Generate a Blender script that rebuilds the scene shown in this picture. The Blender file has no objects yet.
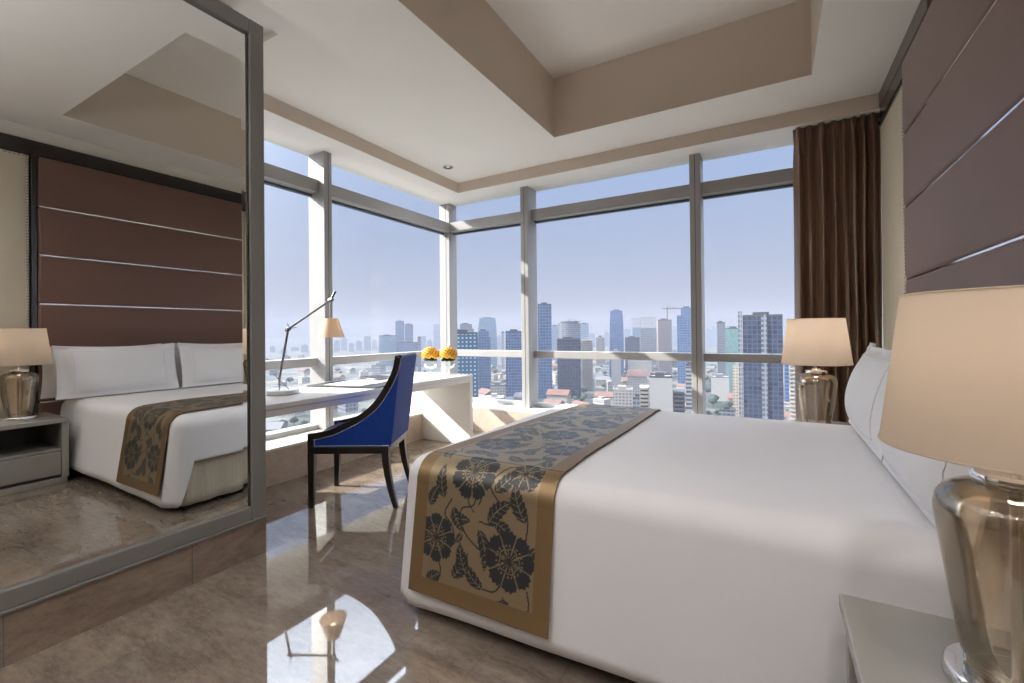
import bpy, bmesh, math, random
import numpy as np
from mathutils import Vector, Matrix

random.seed(7)
np.random.seed(7)
SC = bpy.context.scene
COL = SC.collection
PI = math.pi

# ------------------------------------------------------------------ camera (fitted to the photograph's vanishing points)
F_PX, YAW, PITCH, ROLL, CY = 452.054, -0.522823, -0.006344, -0.0098274, 328.918
CAM_H = 1.2


def cam_rot():
    cy, sy = math.cos(YAW), math.sin(YAW)
    cp, sp = math.cos(PITCH), math.sin(PITCH)
    cr, sr = math.cos(ROLL), math.sin(ROLL)
    B = Matrix(((1, 0, 0), (0, 0, -1), (0, 1, 0)))
    Rz = Matrix(((cy, -sy, 0), (sy, cy, 0), (0, 0, 1)))
    Rp = Matrix(((1, 0, 0), (0, cp, -sp), (0, sp, cp)))
    Rr = Matrix(((cr, -sr, 0), (sr, cr, 0), (0, 0, 1)))
    return Rr @ Rp @ B @ Rz


RC = cam_rot()
cam_data = bpy.data.cameras.new('camera')
cam = bpy.data.objects.new('camera', cam_data)
COL.objects.link(cam)
M3 = Matrix((RC[0], -Vector(RC[1]), -Vector(RC[2]))).transposed()
cam.matrix_world = Matrix.Translation((0, 0, CAM_H)) @ M3.to_4x4()
cam_data.sensor_width = 36
cam_data.lens = F_PX / 1024 * 36
cam_data.shift_y = -(341.5 - CY) / 1024
cam_data.clip_start = 0.05
cam_data.clip_end = 20000
SC.camera = cam


def sight(x, y):
    """direction in the place of a point of the photograph, used to read bearings of far buildings"""
    return RC.transposed() @ Vector(((x - 512) / F_PX, (y - CY) / F_PX, 1.0))


# ------------------------------------------------------------------ render look
vs = SC.view_settings
SC.display_settings.display_device = 'sRGB'
vs.view_transform = 'Standard'
vs.look = 'None'
vs.gamma = 1
vs.use_curve_mapping = False
vs.exposure = 0.22
cy = SC.cycles
cy.max_bounces = 10
cy.diffuse_bounces = 5
cy.glossy_bounces = 6
cy.transmission_bounces = 8
cy.transparent_max_bounces = 32
cy.sample_clamp_indirect = 6
cy.caustics_reflective = False
cy.caustics_refractive = False
cy.use_denoising = True

# ------------------------------------------------------------------ materials


class NT:
    def __init__(self, name):
        self.m = bpy.data.materials.new(name)
        self.m.use_nodes = True
        self.t = self.m.node_tree
        self.t.nodes.clear()
        self.out = self.t.nodes.new('ShaderNodeOutputMaterial')

    def n(self, kind, **kw):
        nd = self.t.nodes.new('ShaderNode' + kind)
        for k, v in kw.items():
            if k.startswith('i_'):
                nd.inputs[k[2:].replace('_', ' ')].default_value = v
            else:
                setattr(nd, k, v)
        return nd

    def l(self, a, b):
        self.t.links.new(a, b)

    def math(self, op, a, b=None, c=None):
        nd = self.n('Math', operation=op)
        for i, v in enumerate((a, b, c)):
            if v is None:
                continue
            if isinstance(v, (int, float)):
                nd.inputs[i].default_value = v
            else:
                self.l(v, nd.inputs[i])
        return nd.outputs[0]

    def mix(self, f, a, b):
        nd = self.n('Mix', data_type='RGBA')
        for sock, v in ((nd.inputs[0], f), (nd.inputs[6], a), (nd.inputs[7], b)):
            if isinstance(v, (int, float)):
                sock.default_value = v
            elif isinstance(v, tuple):
                sock.default_value = (*v[:3], 1)
            else:
                self.l(v, sock)
        return nd.outputs[2]


def C(*rgb):
    """sRGB 0-255 to linear"""
    o = []
    for v in rgb:
        v /= 255
        o.append(v / 12.92 if v <= 0.04045 else ((v + 0.055) / 1.055) ** 2.4)
    return tuple(o)


def principled(name, col, rough=0.5, metal=0.0, ior=1.5, var=0.0, vscale=4.0, vstretch=(1, 1, 1), bump=0.0, bscale=200.0,
               bstretch=(1, 1, 1), coat=0.0, sheen=0.0, col2=None, spec=None):
    k = NT(name)
    p = k.n('BsdfPrincipled')
    p.inputs['Base Color'].default_value = (*col, 1)
    p.inputs['Roughness'].default_value = rough
    p.inputs['Metallic'].default_value = metal
    p.inputs['IOR'].default_value = ior
    p.inputs['Coat Weight'].default_value = coat
    p.inputs['Sheen Weight'].default_value = sheen
    if spec is not None:
        p.inputs['Specular IOR Level'].default_value = spec
    k.l(p.outputs[0], k.out.inputs[0])
    tc = k.n('TexCoord')
    if var:
        mp = k.n('Mapping')
        mp.inputs['Scale'].default_value = vstretch
        k.l(tc.outputs['Object'], mp.inputs[0])
        nz = k.n('TexNoise', i_Scale=vscale, i_Detail=5.0, i_Roughness=0.6)
        k.l(mp.outputs[0], nz.inputs['Vector'])
        rmp = k.n('MapRange', i_From_Min=0.3, i_From_Max=0.7)
        k.l(nz.outputs[0], rmp.inputs[0])
        c2 = col2 or tuple(c * (1 - var) for c in col)
        k.l(k.mix(rmp.outputs[0], c2, col), p.inputs['Base Color'])
    if bump:
        mp2 = k.n('Mapping')
        mp2.inputs['Scale'].default_value = bstretch
        k.l(tc.outputs['Object'], mp2.inputs[0])
        nb = k.n('TexNoise', i_Scale=bscale, i_Detail=3.0)
        k.l(mp2.outputs[0], nb.inputs['Vector'])
        bp = k.n('Bump', i_Strength=bump, i_Distance=0.01)
        k.l(nb.outputs[0], bp.inputs['Height'])
        k.l(bp.outputs[0], p.inputs['Normal'])
    return k.m


def emission(name, col, s):
    k = NT(name)
    e = k.n('Emission', i_Strength=s)
    e.inputs[0].default_value = (*col, 1)
    k.l(e.outputs[0], k.out.inputs[0])
    return k.m


def thin_glass(name, tint, gloss=0.05, gcol=(1, 1, 1), rough=0.0, ior=1.5, fres=1.0):
    """a pane or thin blown wall: light passes straight through, a little is reflected"""
    k = NT(name)
    tr = k.n('BsdfTransparent')
    tr.inputs[0].default_value = (*tint, 1)
    gl = k.n('BsdfGlossy', i_Roughness=rough)
    gl.inputs[0].default_value = (*gcol, 1)
    fr = k.n('Fresnel', i_IOR=ior)
    f = k.math('MULTIPLY_ADD', fr.outputs[0], fres, gloss)
    ms = k.n('MixShader')
    k.l(f, ms.inputs[0])
    k.l(tr.outputs[0], ms.inputs[1])
    k.l(gl.outputs[0], ms.inputs[2])
    k.l(ms.outputs[0], k.out.inputs[0])
    return k.m


def marble(name, dark, light, rough, ior, brick=None, joint=0.6, stretch=(1, 1, 1), angle=0.0, big=1.0):
    k = NT(name)
    tc = k.n('TexCoord')
    mp = k.n('Mapping')
    mp.inputs['Rotation'].default_value = (0, 0, angle)
    mp.inputs['Scale'].default_value = stretch
    k.l(tc.outputs['Object'], mp.inputs[0])
    n1 = k.n('TexNoise', i_Scale=2.2 * big, i_Detail=7.0, i_Roughness=0.62, i_Distortion=0.6)
    k.l(mp.outputs[0], n1.inputs['Vector'])
    n2 = k.n('TexNoise', i_Scale=13.0 * big, i_Detail=6.0, i_Roughness=0.7, i_Distortion=0.3)
    k.l(mp.outputs[0], n2.inputs['Vector'])
    s = k.math('MULTIPLY_ADD', n2.outputs[0], 0.45, k.math('MULTIPLY', n1.outputs[0], 0.55))
    mr = k.n('MapRange', i_From_Min=0.36, i_From_Max=0.66)
    k.l(s, mr.inputs[0])
    col = k.mix(mr.outputs[0], dark, light)
    # fine pale veins
    v = k.n('TexNoise', i_Scale=5.0 * big, i_Detail=8.0, i_Roughness=0.75, i_Distortion=1.2)
    k.l(mp.outputs[0], v.inputs['Vector'])
    vv = k.math('ABSOLUTE', k.math('SUBTRACT', v.outputs[0], 0.5))
    vm = k.n('MapRange', i_From_Min=0.0, i_From_Max=0.012, i_To_Min=0.35, i_To_Max=0.0)
    k.l(vv, vm.inputs[0])
    col = k.mix(vm.outputs[0], col, tuple(min(1, c * 1.5) for c in light))
    p = k.n('BsdfPrincipled', i_Roughness=rough, i_IOR=ior)
    if brick:
        L, W, rot, off = brick
        mb = k.n('Mapping')
        mb.inputs['Rotation'].default_value = (0, 0, rot)
        mb.inputs['Location'].default_value = off
        k.l(tc.outputs['Object'], mb.inputs[0])
        bt = k.n('TexBrick', i_Scale=1.0, offset=0.31)
        bt.inputs['Mortar Size'].default_value = 0.0014
        bt.inputs['Mortar Smooth'].default_value = 0.2
        bt.inputs['Brick Width'].default_value = L
        bt.inputs['Row Height'].default_value = W
        bt.inputs['Color1'].default_value = (0.86, 0.86, 0.86, 1)
        bt.inputs['Color2'].default_value = (1.0, 1.0, 1.0, 1)
        bt.inputs['Mortar'].default_value = (joint, joint, joint, 1)
        k.l(mb.outputs[0], bt.inputs['Vector'])
        mu = k.n('Mix', data_type='RGBA', blend_type='MULTIPLY')
        mu.inputs[0].default_value = 1
        k.l(col, mu.inputs[6])
        k.l(bt.outputs[0], mu.inputs[7])
        col = mu.outputs[2]
    k.l(col, p.inputs['Base Color'])
    k.l(p.outputs[0], k.out.inputs[0])
    return k.m


def facade(name, wall, glass, fh=3.6, bw=3.0, fz=0.4, fx=0.15, rough=0.35, vary=0.35, metal=0.0):
    """a grid of windows: wall bands and piers around glass"""
    wall = tuple(c_ * 0.58 for c_ in wall)
    glass = tuple(c_ * 0.62 for c_ in glass)
    k = NT(name)
    tc = k.n('TexCoord')
    sp = k.n('SeparateXYZ')
    k.l(tc.outputs['Object'], sp.inputs[0])
    u = k.math('ADD', sp.outputs[0], sp.outputs[1])
    fu = k.math('FRACT', k.math('DIVIDE', k.math('ADD', u, 500.0), bw))
    fv = k.math('FRACT', k.math('DIVIDE', sp.outputs[2], fh))
    w = k.math('MULTIPLY', k.math('GREATER_THAN', fu, fx), k.math('GREATER_THAN', fv, fz))
    cell = k.n('TexWhiteNoise', noise_dimensions='2D')
    cb = k.n('CombineXYZ')
    k.l(k.math('FLOOR', k.math('DIVIDE', k.math('ADD', u, 500.0), bw)), cb.inputs[0])
    k.l(k.math('FLOOR', k.math('DIVIDE', sp.outputs[2], fh)), cb.inputs[1])
    k.l(cb.outputs[0], cell.inputs['Vector'])
    g2 = k.mix(k.math('MULTIPLY', cell.outputs[0], vary), glass, tuple(min(1, c * 2.2 + 0.03) for c in glass))
    nz = k.n('TexNoise', i_Scale=0.05, i_Detail=3.0)
    k.l(tc.outputs['Object'], nz.inputs['Vector'])
    wl = k.mix(nz.outputs[0], tuple(c * 0.85 for c in wall), wall)
    col = k.mix(w, wl, g2)
    p = k.n('BsdfPrincipled', i_Metallic=metal)
    k.l(col, p.inputs['Base Color'])
    k.l(k.math('MULTIPLY_ADD', w, rough - 0.75, 0.75), p.inputs['Roughness'])
    k.l(p.outputs[0], k.out.inputs[0])
    return k.m


M = {}
M['ceiling'] = principled('ceiling_paint', C(240, 236, 231), 0.7, var=0.03, vscale=1.5)
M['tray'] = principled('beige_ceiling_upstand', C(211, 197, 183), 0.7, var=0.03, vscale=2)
M['panelling'] = principled('brown_wall_panelling', C(120, 98, 80), 0.5, var=0.2, vscale=3, vstretch=(6, 6, 0.6))
M['wall'] = principled('cream_wall_paint', C(224, 218, 207), 0.7, var=0.04, vscale=2)
M['cream'] = principled('cream_wall_fabric', C(212, 200, 178), 0.8, var=0.06, vscale=60, bump=0.05, bscale=500)
M['floor'] = marble('polished_brown_marble', C(104, 91, 80), C(149, 134, 120), 0.03, 2.3, brick=(0.92, 0.294, PI / 2, (0.845 + 0.0, 0.06, 0)), joint=0.68, stretch=(1.0, 3.2, 1.0), angle=0.75, big=1.3)
M['plinth'] = marble('polished_plinth_marble', C(112, 96, 84), C(142, 126, 113), 0.12, 1.5, brick=None, stretch=(1.0, 1.0, 2.6), big=1.1)
M['ledge'] = marble('cream_ledge_marble', C(178, 161, 146), C(206, 191, 176), 0.18, 1.5, brick=None, stretch=(1, 1, 1), big=1.0)
M['sill'] = principled('white_ledge_top', C(240, 237, 230), 0.35, var=0.04)
M['frame'] = principled('window_aluminium', C(160, 158, 157), 0.42, var=0.05, vscale=3)
M['gasket'] = principled('window_gasket', C(74, 84, 92), 0.5, var=0.1)
M['pane'] = thin_glass('window_glass', (0.97, 0.985, 0.99), gloss=0.0, fres=0.04)
M['mirror'] = principled('mirror_silver', (0.80, 0.80, 0.775), 0.0, 1.0)
M['mframe'] = principled('mirror_frame_bronze', C(122, 119, 115), 0.4, 0.2, var=0.05, vscale=2)
M['brown'] = principled('brown_headboard_fabric', C(108, 76, 64), 0.55, var=0.07, vscale=90, vstretch=(1, 1, 4), bump=0.06, bscale=700, sheen=0.25)
M['chrome'] = principled('polished_chrome', (0.88, 0.87, 0.86), 0.07, 1.0)
M['chrome_dark'] = principled('brushed_nickel', (0.55, 0.54, 0.53), 0.25, 1.0)
M['alu'] = principled('satin_aluminium', (0.74, 0.73, 0.71), 0.35, 0.6)
M['arm'] = principled('dark_anodised_arm', (0.22, 0.21, 0.21), 0.3, 1.0)
M['dark'] = principled('dark_bronze_lacquer', C(36, 32, 31), 0.18, 0.0, ior=1.6, var=0.1)
M['cornice'] = principled('brown_cornice_lacquer', C(92, 80, 72), 0.3, var=0.06)
M['stud'] = principled('pewter_nailheads', (0.72, 0.70, 0.67), 0.22, 1.0)
M['linen'] = principled('white_bed_linen', C(233, 230, 231), 0.75, var=0.025, vscale=3, bump=0.10, bscale=7, sheen=0.15)
M['pillow'] = principled('white_pillow_cotton', C(238, 236, 237), 0.75, var=0.02, vscale=5, bump=0.05, bscale=14, sheen=0.1)
M['stitch'] = principled('white_embroidery', C(224, 222, 224), 0.7, var=0.05, vscale=80)
M['skirt'] = principled('beige_striped_skirt', C(200, 188, 168), 0.65, var=0.16, vscale=70, vstretch=(1, 1, 0.02), sheen=0.2)
M['box'] = principled('dark_bed_base', C(30, 27, 25), 0.8, var=0.1)
M['ns'] = principled('grey_green_lacquer', C(154, 150, 143), 0.25, var=0.03)
M['ns_in'] = principled('dark_shelf_recess', C(70, 68, 62), 0.4, var=0.05)
M['desk'] = principled('white_desk_lacquer', C(236, 232, 226), 0.14, var=0.02)
M['wood'] = principled('ebony_chair_wood', C(30, 24, 21), 0.28, var=0.25, vscale=8, vstretch=(6, 6, 1))
M['blue'] = principled('royal_blue_velvet', C(14, 54, 134), 0.6, var=0.15, vscale=25, bump=0.03, bscale=300, sheen=0.0, spec=0.25)
M['curtain'] = principled('brown_satin_curtain', C(130, 104, 86), 0.28, var=0.08, vscale=6, vstretch=(1, 1, 0.2), spec=0.6)
M['black'] = principled('black_leather', C(28, 27, 28), 0.4, var=0.1, bump=0.05, bscale=250)
M['paper'] = principled('white_paper', C(240, 238, 234), 0.6, var=0.02)
M['green'] = principled('dark_green_leaves', C(40, 62, 26), 0.6, var=0.3, vscale=40)
M['yellow'] = principled('yellow_petals', C(232, 184, 58), 0.6, var=0.35, vscale=55, col2=C(206, 146, 34))
M['button'] = principled('brown_flower_button', C(132, 72, 22), 0.7, var=0.2)
M['vase'] = thin_glass('clear_goblet_glass', (0.985, 0.99, 0.99), gloss=0.01, ior=1.4, fres=0.5)
M['water'] = thin_glass('goblet_water', (0.975, 0.985, 0.985), gloss=0.0, ior=1.33, fres=0.3)
M['amber'] = thin_glass('smoky_amber_glass', (0.955, 0.905, 0.83), gloss=0.08, gcol=(0.98, 0.95, 0.90), ior=1.5, fres=0.8)
M['bulb'] = emission('warm_bulb', (1.0, 0.76, 0.52), 6)
M['lens'] = emission('downlight_lens', (1.0, 0.93, 0.82), 0.5)


def shade_mat(name, col, tcol, f=0.45):
    k = NT(name)
    tc = k.n('TexCoord')
    wv = k.n('TexNoise', i_Scale=400.0, i_Detail=2.0)
    k.l(tc.outputs['Object'], wv.inputs['Vector'])
    c = k.mix(wv.outputs[0], tuple(x * 0.93 for x in col), col)
    d = k.n('BsdfDiffuse')
    k.l(c, d.inputs[0])
    t = k.n('BsdfTranslucent')
    t.inputs[0].default_value = (*tcol, 1)
    ms = k.n('MixShader')
    ms.inputs[0].default_value = f
    k.l(d.outputs[0], ms.inputs[1])
    k.l(t.outputs[0], ms.inputs[2])
    k.l(ms.outputs[0], k.out.inputs[0])
    return k.m


M['shade'] = shade_mat('linen_lamp_shade', C(218, 201, 184), C(250, 244, 236), 0.58)
M['shade_small'] = shade_mat('parchment_lamp_shade', C(236, 222, 206), C(245, 230, 212), 0.35)

# satin runner: pattern carried by a mesh attribute
k = NT('floral_runner_satin')
at = k.n('Attribute', attribute_name='pattern')
sx = k.n('SeparateColor')
k.l(at.outputs['Color'], sx.inputs[0])
tc = k.n('TexCoord')
nz = k.n('TexNoise', i_Scale=260.0, i_Detail=2.0)
k.l(tc.outputs['Object'], nz.inputs['Vector'])
ground = k.mix(nz.outputs[0], C(134, 116, 90), C(152, 135, 108))
border = k.mix(nz.outputs[0], C(124, 99, 68), C(136, 111, 78))
flower = k.mix(nz.outputs[0], C(24, 26, 29), C(36, 39, 43))
c = k.mix(sx.outputs[1], ground, border)
c = k.mix(sx.outputs[0], c, flower)
p = k.n('BsdfPrincipled', i_IOR=1.5)
p.inputs['Specular IOR Level'].default_value = 0.6
k.l(k.math('MULTIPLY_ADD', sx.outputs[0], -0.55, 0.62), p.inputs['Metallic'])
k.l(c, p.inputs['Base Color'])
k.l(k.math('MULTIPLY_ADD', sx.outputs[1], 0.06, 0.40), p.inputs['Roughness'])
bp = k.n('Bump', i_Strength=0.08, i_Distance=0.004)
k.l(nz.outputs[0], bp.inputs['Height'])
k.l(bp.outputs[0], p.inputs['Normal'])
k.l(p.outputs[0], k.out.inputs[0])
M['runner'] = k.m

# ------------------------------------------------------------------ mesh building
WM = {}


class MB:
    """collects shapes in the coordinates of the place; build() links them as ONE mesh object under its parent"""

    def __init__(self):
        self.bm = bmesh.new()

    def _merge(self, b):
        me = bpy.data.meshes.new('tmp')
        b.to_mesh(me)
        b.free()
        self.bm.from_mesh(me)
        bpy.data.meshes.remove(me)
        return self

    def box(self, x0, x1, y0, y1, z0, z1, bev=0.0, seg=2, rot=0.0, about=None):
        b = bmesh.new()
        bmesh.ops.create_cube(b, size=1)
        for v in b.verts:
            v.co = Vector(((x0 + x1) / 2 + v.co.x * (x1 - x0), (y0 + y1) / 2 + v.co.y * (y1 - y0), (z0 + z1) / 2 + v.co.z * (z1 - z0)))
        if bev:
            bmesh.ops.bevel(b, geom=list(b.edges), offset=bev, segments=seg, profile=0.5, affect='EDGES')
        if rot:
            c = Vector(about or ((x0 + x1) / 2, (y0 + y1) / 2, 0))
            bmesh.ops.rotate(b, verts=b.verts, cent=c, matrix=Matrix.Rotation(rot, 3, 'Z'))
        return self._merge(b)

    def grid(self, pts, closed_u=False, closed_v=False):
        """pts[i][j] -> quads"""
        n, m = len(pts), len(pts[0])
        vs_ = [[self.bm.verts.new(p) for p in row] for row in pts]
        for i in range(n if closed_u else n - 1):
            for j in range(m if closed_v else m - 1):
                i2, j2 = (i + 1) % n, (j + 1) % m
                try:
                    self.bm.faces.new((vs_[i][j], vs_[i2][j], vs_[i2][j2], vs_[i][j2]))
                except ValueError:
                    pass
        return self

    def lathe(self, prof, cx, cy_, seg=48):
        rows = []
        for r, z in prof:
            r = max(r, 1e-4)
            rows.append([(cx + r * math.cos(2 * PI * k_ / seg), cy_ + r * math.sin(2 * PI * k_ / seg), z) for k_ in range(seg)])
        self.grid(rows, closed_v=True)
        return self

    def tube(self, path, r, seg=10, caps=True):
        path = [Vector(p) for p in path]
        n = len(path)
        rr = r if isinstance(r, (list, tuple)) else [r] * n
        rows = []
        up = Vector((0, 0, 1))
        for i, p in enumerate(path):
            d = (path[min(i + 1, n - 1)] - path[max(i - 1, 0)]).normalized()
            a = d.cross(up)
            if a.length < 1e-3:
                a = d.cross(Vector((1, 0, 0)))
            a.normalize()
            b = a.cross(d).normalized()
            rows.append([p + (a * math.cos(2 * PI * k_ / seg) + b * math.sin(2 * PI * k_ / seg)) * rr[i] for k_ in range(seg)])
        if caps:
            rows = [[path[0]] * seg] + rows + [[path[-1]] * seg]
        self.grid(rows, closed_v=True)
        return self

    def prism(self, poly, axis_vec, depth=None):
        """extrude a planar polygon (3-D points) along a vector"""
        a = [self.bm.verts.new(p) for p in poly]
        b = [self.bm.verts.new(Vector(p) + Vector(axis_vec)) for p in poly]
        self.bm.faces.new(a[::-1])
        self.bm.faces.new(b)
        n = len(poly)
        for i in range(n):
            self.bm.faces.new((a[i], a[(i + 1) % n], b[(i + 1) % n], b[i]))
        return self

    def ball(self, c_, r, sub=2, squash=(1, 1, 1), lump=0.0):
        b = bmesh.new()
        bmesh.ops.create_icosphere(b, subdivisions=sub, radius=1)
        for v in b.verts:
            q = 1 + (random.uniform(-lump, lump) if lump else 0)
            v.co = Vector((c_[0] + v.co.x * r * squash[0] * q, c_[1] + v.co.y * r * squash[1] * q, c_[2] + v.co.z * r * squash[2] * q))
        return self._merge(b)

    def build(self, name, mat, parent=None, smooth=True, angle=40, local=False, weld=0.0):
        bm = self.bm
        if weld:
            bmesh.ops.remove_doubles(bm, verts=bm.verts, dist=weld)
        bmesh.ops.dissolve_degenerate(bm, dist=1e-6, edges=bm.edges)
        bmesh.ops.recalc_face_normals(bm, faces=bm.faces)
        W = WM.get(parent.name, Matrix()) if parent else Matrix()
        if parent and not local:
            bm.transform(W.inverted())
        me = bpy.data.meshes.new(name)
        bm.to_mesh(me)
        bm.free()
        me.materials.append(mat)
        if smooth:
            me.polygons.foreach_set('use_smooth', [True] * len(me.polygons))
            me.set_sharp_from_angle(angle=math.radians(angle))
        o = bpy.data.objects.new(name, me)
        COL.objects.link(o)
        if parent:
            o.parent = parent
            WM[o.name] = W
        return o


def tag(o, label, cat, group=None, kind=None):
    if label:
        o['label'] = label
    if cat:
        o['category'] = cat
    if group:
        o['group'] = group
    if kind:
        o['kind'] = kind
    return o


def thing(name, label, cat, loc, rot=0.0, group=None):
    o = bpy.data.objects.new(name, None)
    o.empty_display_size = 0.1
    COL.objects.link(o)
    o.location = loc
    o.rotation_euler = (0, 0, rot)
    WM[o.name] = Matrix.Translation(loc) @ Matrix.Rotation(rot, 4, 'Z')
    return tag(o, label, cat, group)


def struct(o):
    o['kind'] = 'structure'
    return o


def copy_thing(root, loc, rot, label, group=None, name=None):
    r = root.copy()
    COL.objects.link(r)
    r.location = loc
    r.rotation_euler = (0, 0, rot)
    r['label'] = label
    if group:
        r['group'] = group
    for ch in [o for o in bpy.data.objects if o.parent == root]:
        c_ = ch.copy()
        COL.objects.link(c_)
        c_.parent = r
        for g in [o for o in bpy.data.objects if o.parent == ch]:
            d = g.copy()
            COL.objects.link(d)
            d.parent = c_
    return r


# ------------------------------------------------------------------ the place in metres
XG, YG = -3.86, 4.95            # glass planes of the two window walls
XL, YL, ZL = -3.448, 4.55, 0.29   # marble knee walls and their top
XW = 0.79                      # headboard wall
ZC, ZS = 3.055, 2.93            # ceiling, lowered soffit along the windows
XF, YF = -3.37, 4.53            # fascia planes
XM = -2.44                      # mirror plane
YB = -2.6                       # wall behind the camera

# ---- setting
struct(MB().box(XL - 0.02, XW + 0.02, YB, YL + 0.02, -0.06, 0.0).build('floor', M['floor'], smooth=False))
b = MB()
zt = ZC + 0.06
TX0, TX1, TY0, TY1, TZ = -1.79, 0.27, 1.40, 3.95, 3.62
b.box(XF, TX0, 1.70, YF, ZC, zt)
b.box(-2.63, TX0, YB, 1.70, ZC, zt)
b.box(TX0, TX1, TY1, YF, ZC, zt)
b.box(TX0, TX1, YB, TY0, ZC, zt)
b.box(TX1, XW, YB, YF, ZC, zt)
b.box(TX0 - 0.05, TX1 + 0.05, TY0 - 0.05, TY1 + 0.05, TZ, TZ + 0.05)
# slot behind the mirror partition
b.box(XG, -2.63, YB, 1.75, 3.095, 3.15)
# lowered soffit and its fascia
b.box(XG - 0.05, XF, YB, YG + 0.05, ZS, ZC + 0.1)
b.box(XF, XW + 0.02, YF, YG + 0.05, ZS, ZC + 0.1)
struct(b.build('ceiling', M['ceiling'], smooth=False))
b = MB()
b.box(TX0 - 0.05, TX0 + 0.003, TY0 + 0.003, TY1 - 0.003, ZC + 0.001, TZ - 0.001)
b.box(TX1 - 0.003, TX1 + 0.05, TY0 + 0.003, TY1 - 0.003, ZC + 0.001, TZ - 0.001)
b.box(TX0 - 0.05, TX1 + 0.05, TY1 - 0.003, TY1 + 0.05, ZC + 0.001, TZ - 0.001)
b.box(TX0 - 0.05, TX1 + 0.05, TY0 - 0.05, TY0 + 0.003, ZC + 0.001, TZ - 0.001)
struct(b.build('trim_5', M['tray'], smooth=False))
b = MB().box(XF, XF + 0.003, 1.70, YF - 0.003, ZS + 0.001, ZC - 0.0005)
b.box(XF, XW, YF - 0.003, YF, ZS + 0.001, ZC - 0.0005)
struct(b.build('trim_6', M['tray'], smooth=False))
struct(MB().box(XW, XW + 0.12, YB, YG, 0, 3.7).build('wall_right', M['wall'], smooth=False))
struct(MB().box(XG, XW + 0.12, YB - 0.12, YB, 0, 3.3).build('wall_behind', M['panelling'], smooth=False))
struct(MB().box(-2.80, -2.67, YB, 1.45, 0, 3.094).build('wall_left', M['wall'], smooth=False))
# marble knee walls with their tops
b = MB().box(XG - 0.1, XL, YB, YG + 0.1, -0.06, ZL - 0.02)
b.box(XL, XW, YL, YG + 0.1, -0.06, ZL - 0.02)
struct(b.build('wall_under_windows', M['ledge'], smooth=False))
b = MB().box(XG - 0.1, XL - 0.004, YB, YG + 0.1, ZL - 0.02, ZL, 0.004)
struct(b.build('trim_1', M['sill'], smooth=False))
b = MB().box(XL - 0.004, XW, YL + 0.004, YG + 0.1, ZL - 0.02, ZL, 0.004)
struct(b.build('trim_2', M['sill'], smooth=False))

# ---- windows
w1 = struct(MB().box(XG - 0.03, XG + 0.10, 1.852, YG - 0.12, ZL, ZL + 0.045, 0.004).build('window_1', M['frame'], smooth=False))
w2 = struct(MB().box(XG + 0.12, XW, YG - 0.10, YG + 0.03, ZL, ZL + 0.045, 0.004).build('window_2', M['frame'], smooth=False))
WM[w1.name] = WM[w2.name] = Matrix()


def mullion(x0, x1, y0, y1, groove, par):
    b_ = MB()
    b_.box(x0, x1, y0, y1, ZL + 0.001, ZS - 0.001, 0.004)
    m = b_.build('mullion', M['frame'], par, smooth=False)
    g = MB().box(*groove, ZL + 0.01, ZS - 0.01)
    g.build('groove', M['gasket'], m, smooth=False)


mullion(XG - 0.02, XG + 0.21, 2.81, 2.896, (XG + 0.205, XG + 0.2115, 2.852, 2.858), w1)
mullion(XG - 0.05, XG + 0.115, YG - 0.115, YG + 0.05, (XG + 0.055, XG + 0.061, YG - 0.1165, YG - 0.11), w1)
mullion(-2.60, -2.50, YG - 0.215, YG + 0.02, (-2.553, -2.547, YG - 0.2165, YG - 0.21), w2)
mullion(-0.695, -0.595, YG - 0.215, YG + 0.02, (-0.648, -0.642, YG - 0.2165, YG - 0.21), w2)
for y0, y1 in ((1.852, 2.808), (2.898, YG - 0.117)):
    MB().box(XG - 0.02, XG + 0.13, y0, y1, 2.545, 2.665, 0.004).build('transom', M['frame'], w1, smooth=False)
    MB().box(XG - 0.012, XG + 0.035, y0, y1, 2.524, 2.544).build('gasket', M['gasket'], w1, smooth=False)
    MB().box(XG - 0.02, XG + 0.10, y0, y1, 0.890, 0.968, 0.004).build('guard_rail', M['frame'], w1, smooth=False)
    MB().box(XG - 0.006, XG + 0.006, y0, y1, ZL + 0.046, 0.889).build('pane', M['pane'], w1, smooth=False)
    MB().box(XG - 0.006, XG + 0.006, y0, y1, 0.969, 2.523).build('pane', M['pane'], w1, smooth=False)
    MB().box(XG - 0.006, XG + 0.006, y0, y1, 2.666, ZS - 0.001).build('pane', M['pane'], w1, smooth=False)
for x0, x1 in ((XG + 0.117, -2.602), (-2.498, -0.697), (-0.593, XW)):
    MB().box(x0, x1, YG - 0.13, YG + 0.02, 2.545, 2.665, 0.004).build('transom', M['frame'], w2, smooth=False)
    MB().box(x0, x1, YG - 0.035, YG + 0.012, 2.524, 2.544).build('gasket', M['gasket'], w2, smooth=False)
    MB().box(x0, x1, YG - 0.10, YG + 0.02, 0.884, 0.966, 0.004).build('guard_rail', M['frame'], w2, smooth=False)
    MB().box(x0, x1, YG - 0.005, YG + 0.005, ZL + 0.046, 0.883).build('pane', M['pane'], w2, smooth=False)
    MB().box(x0, x1, YG - 0.005, YG + 0.005, 0.967, 2.523).build('pane', M['pane'], w2, smooth=False)
    MB().box(x0, x1, YG - 0.005, YG + 0.005, 2.666, ZS - 0.001).build('pane', M['pane'], w2, smooth=False)
b = MB().box(XG - 0.06, XG + 0.06, YB, 1.85, ZL + 0.001, ZS - 0.001)
b.box(XG + 0.06, -2.80, 1.37, 1.45, ZL + 0.001, ZS - 0.001)
b.box(XL + 0.001, -2.80, 1.37, 1.45, 0.001, ZL)
b.box(XF, -2.80, 1.37, 1.45, ZS - 0.002, 3.094)
struct(b.build('wall_beside_window', M['wall'], smooth=False))

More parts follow.
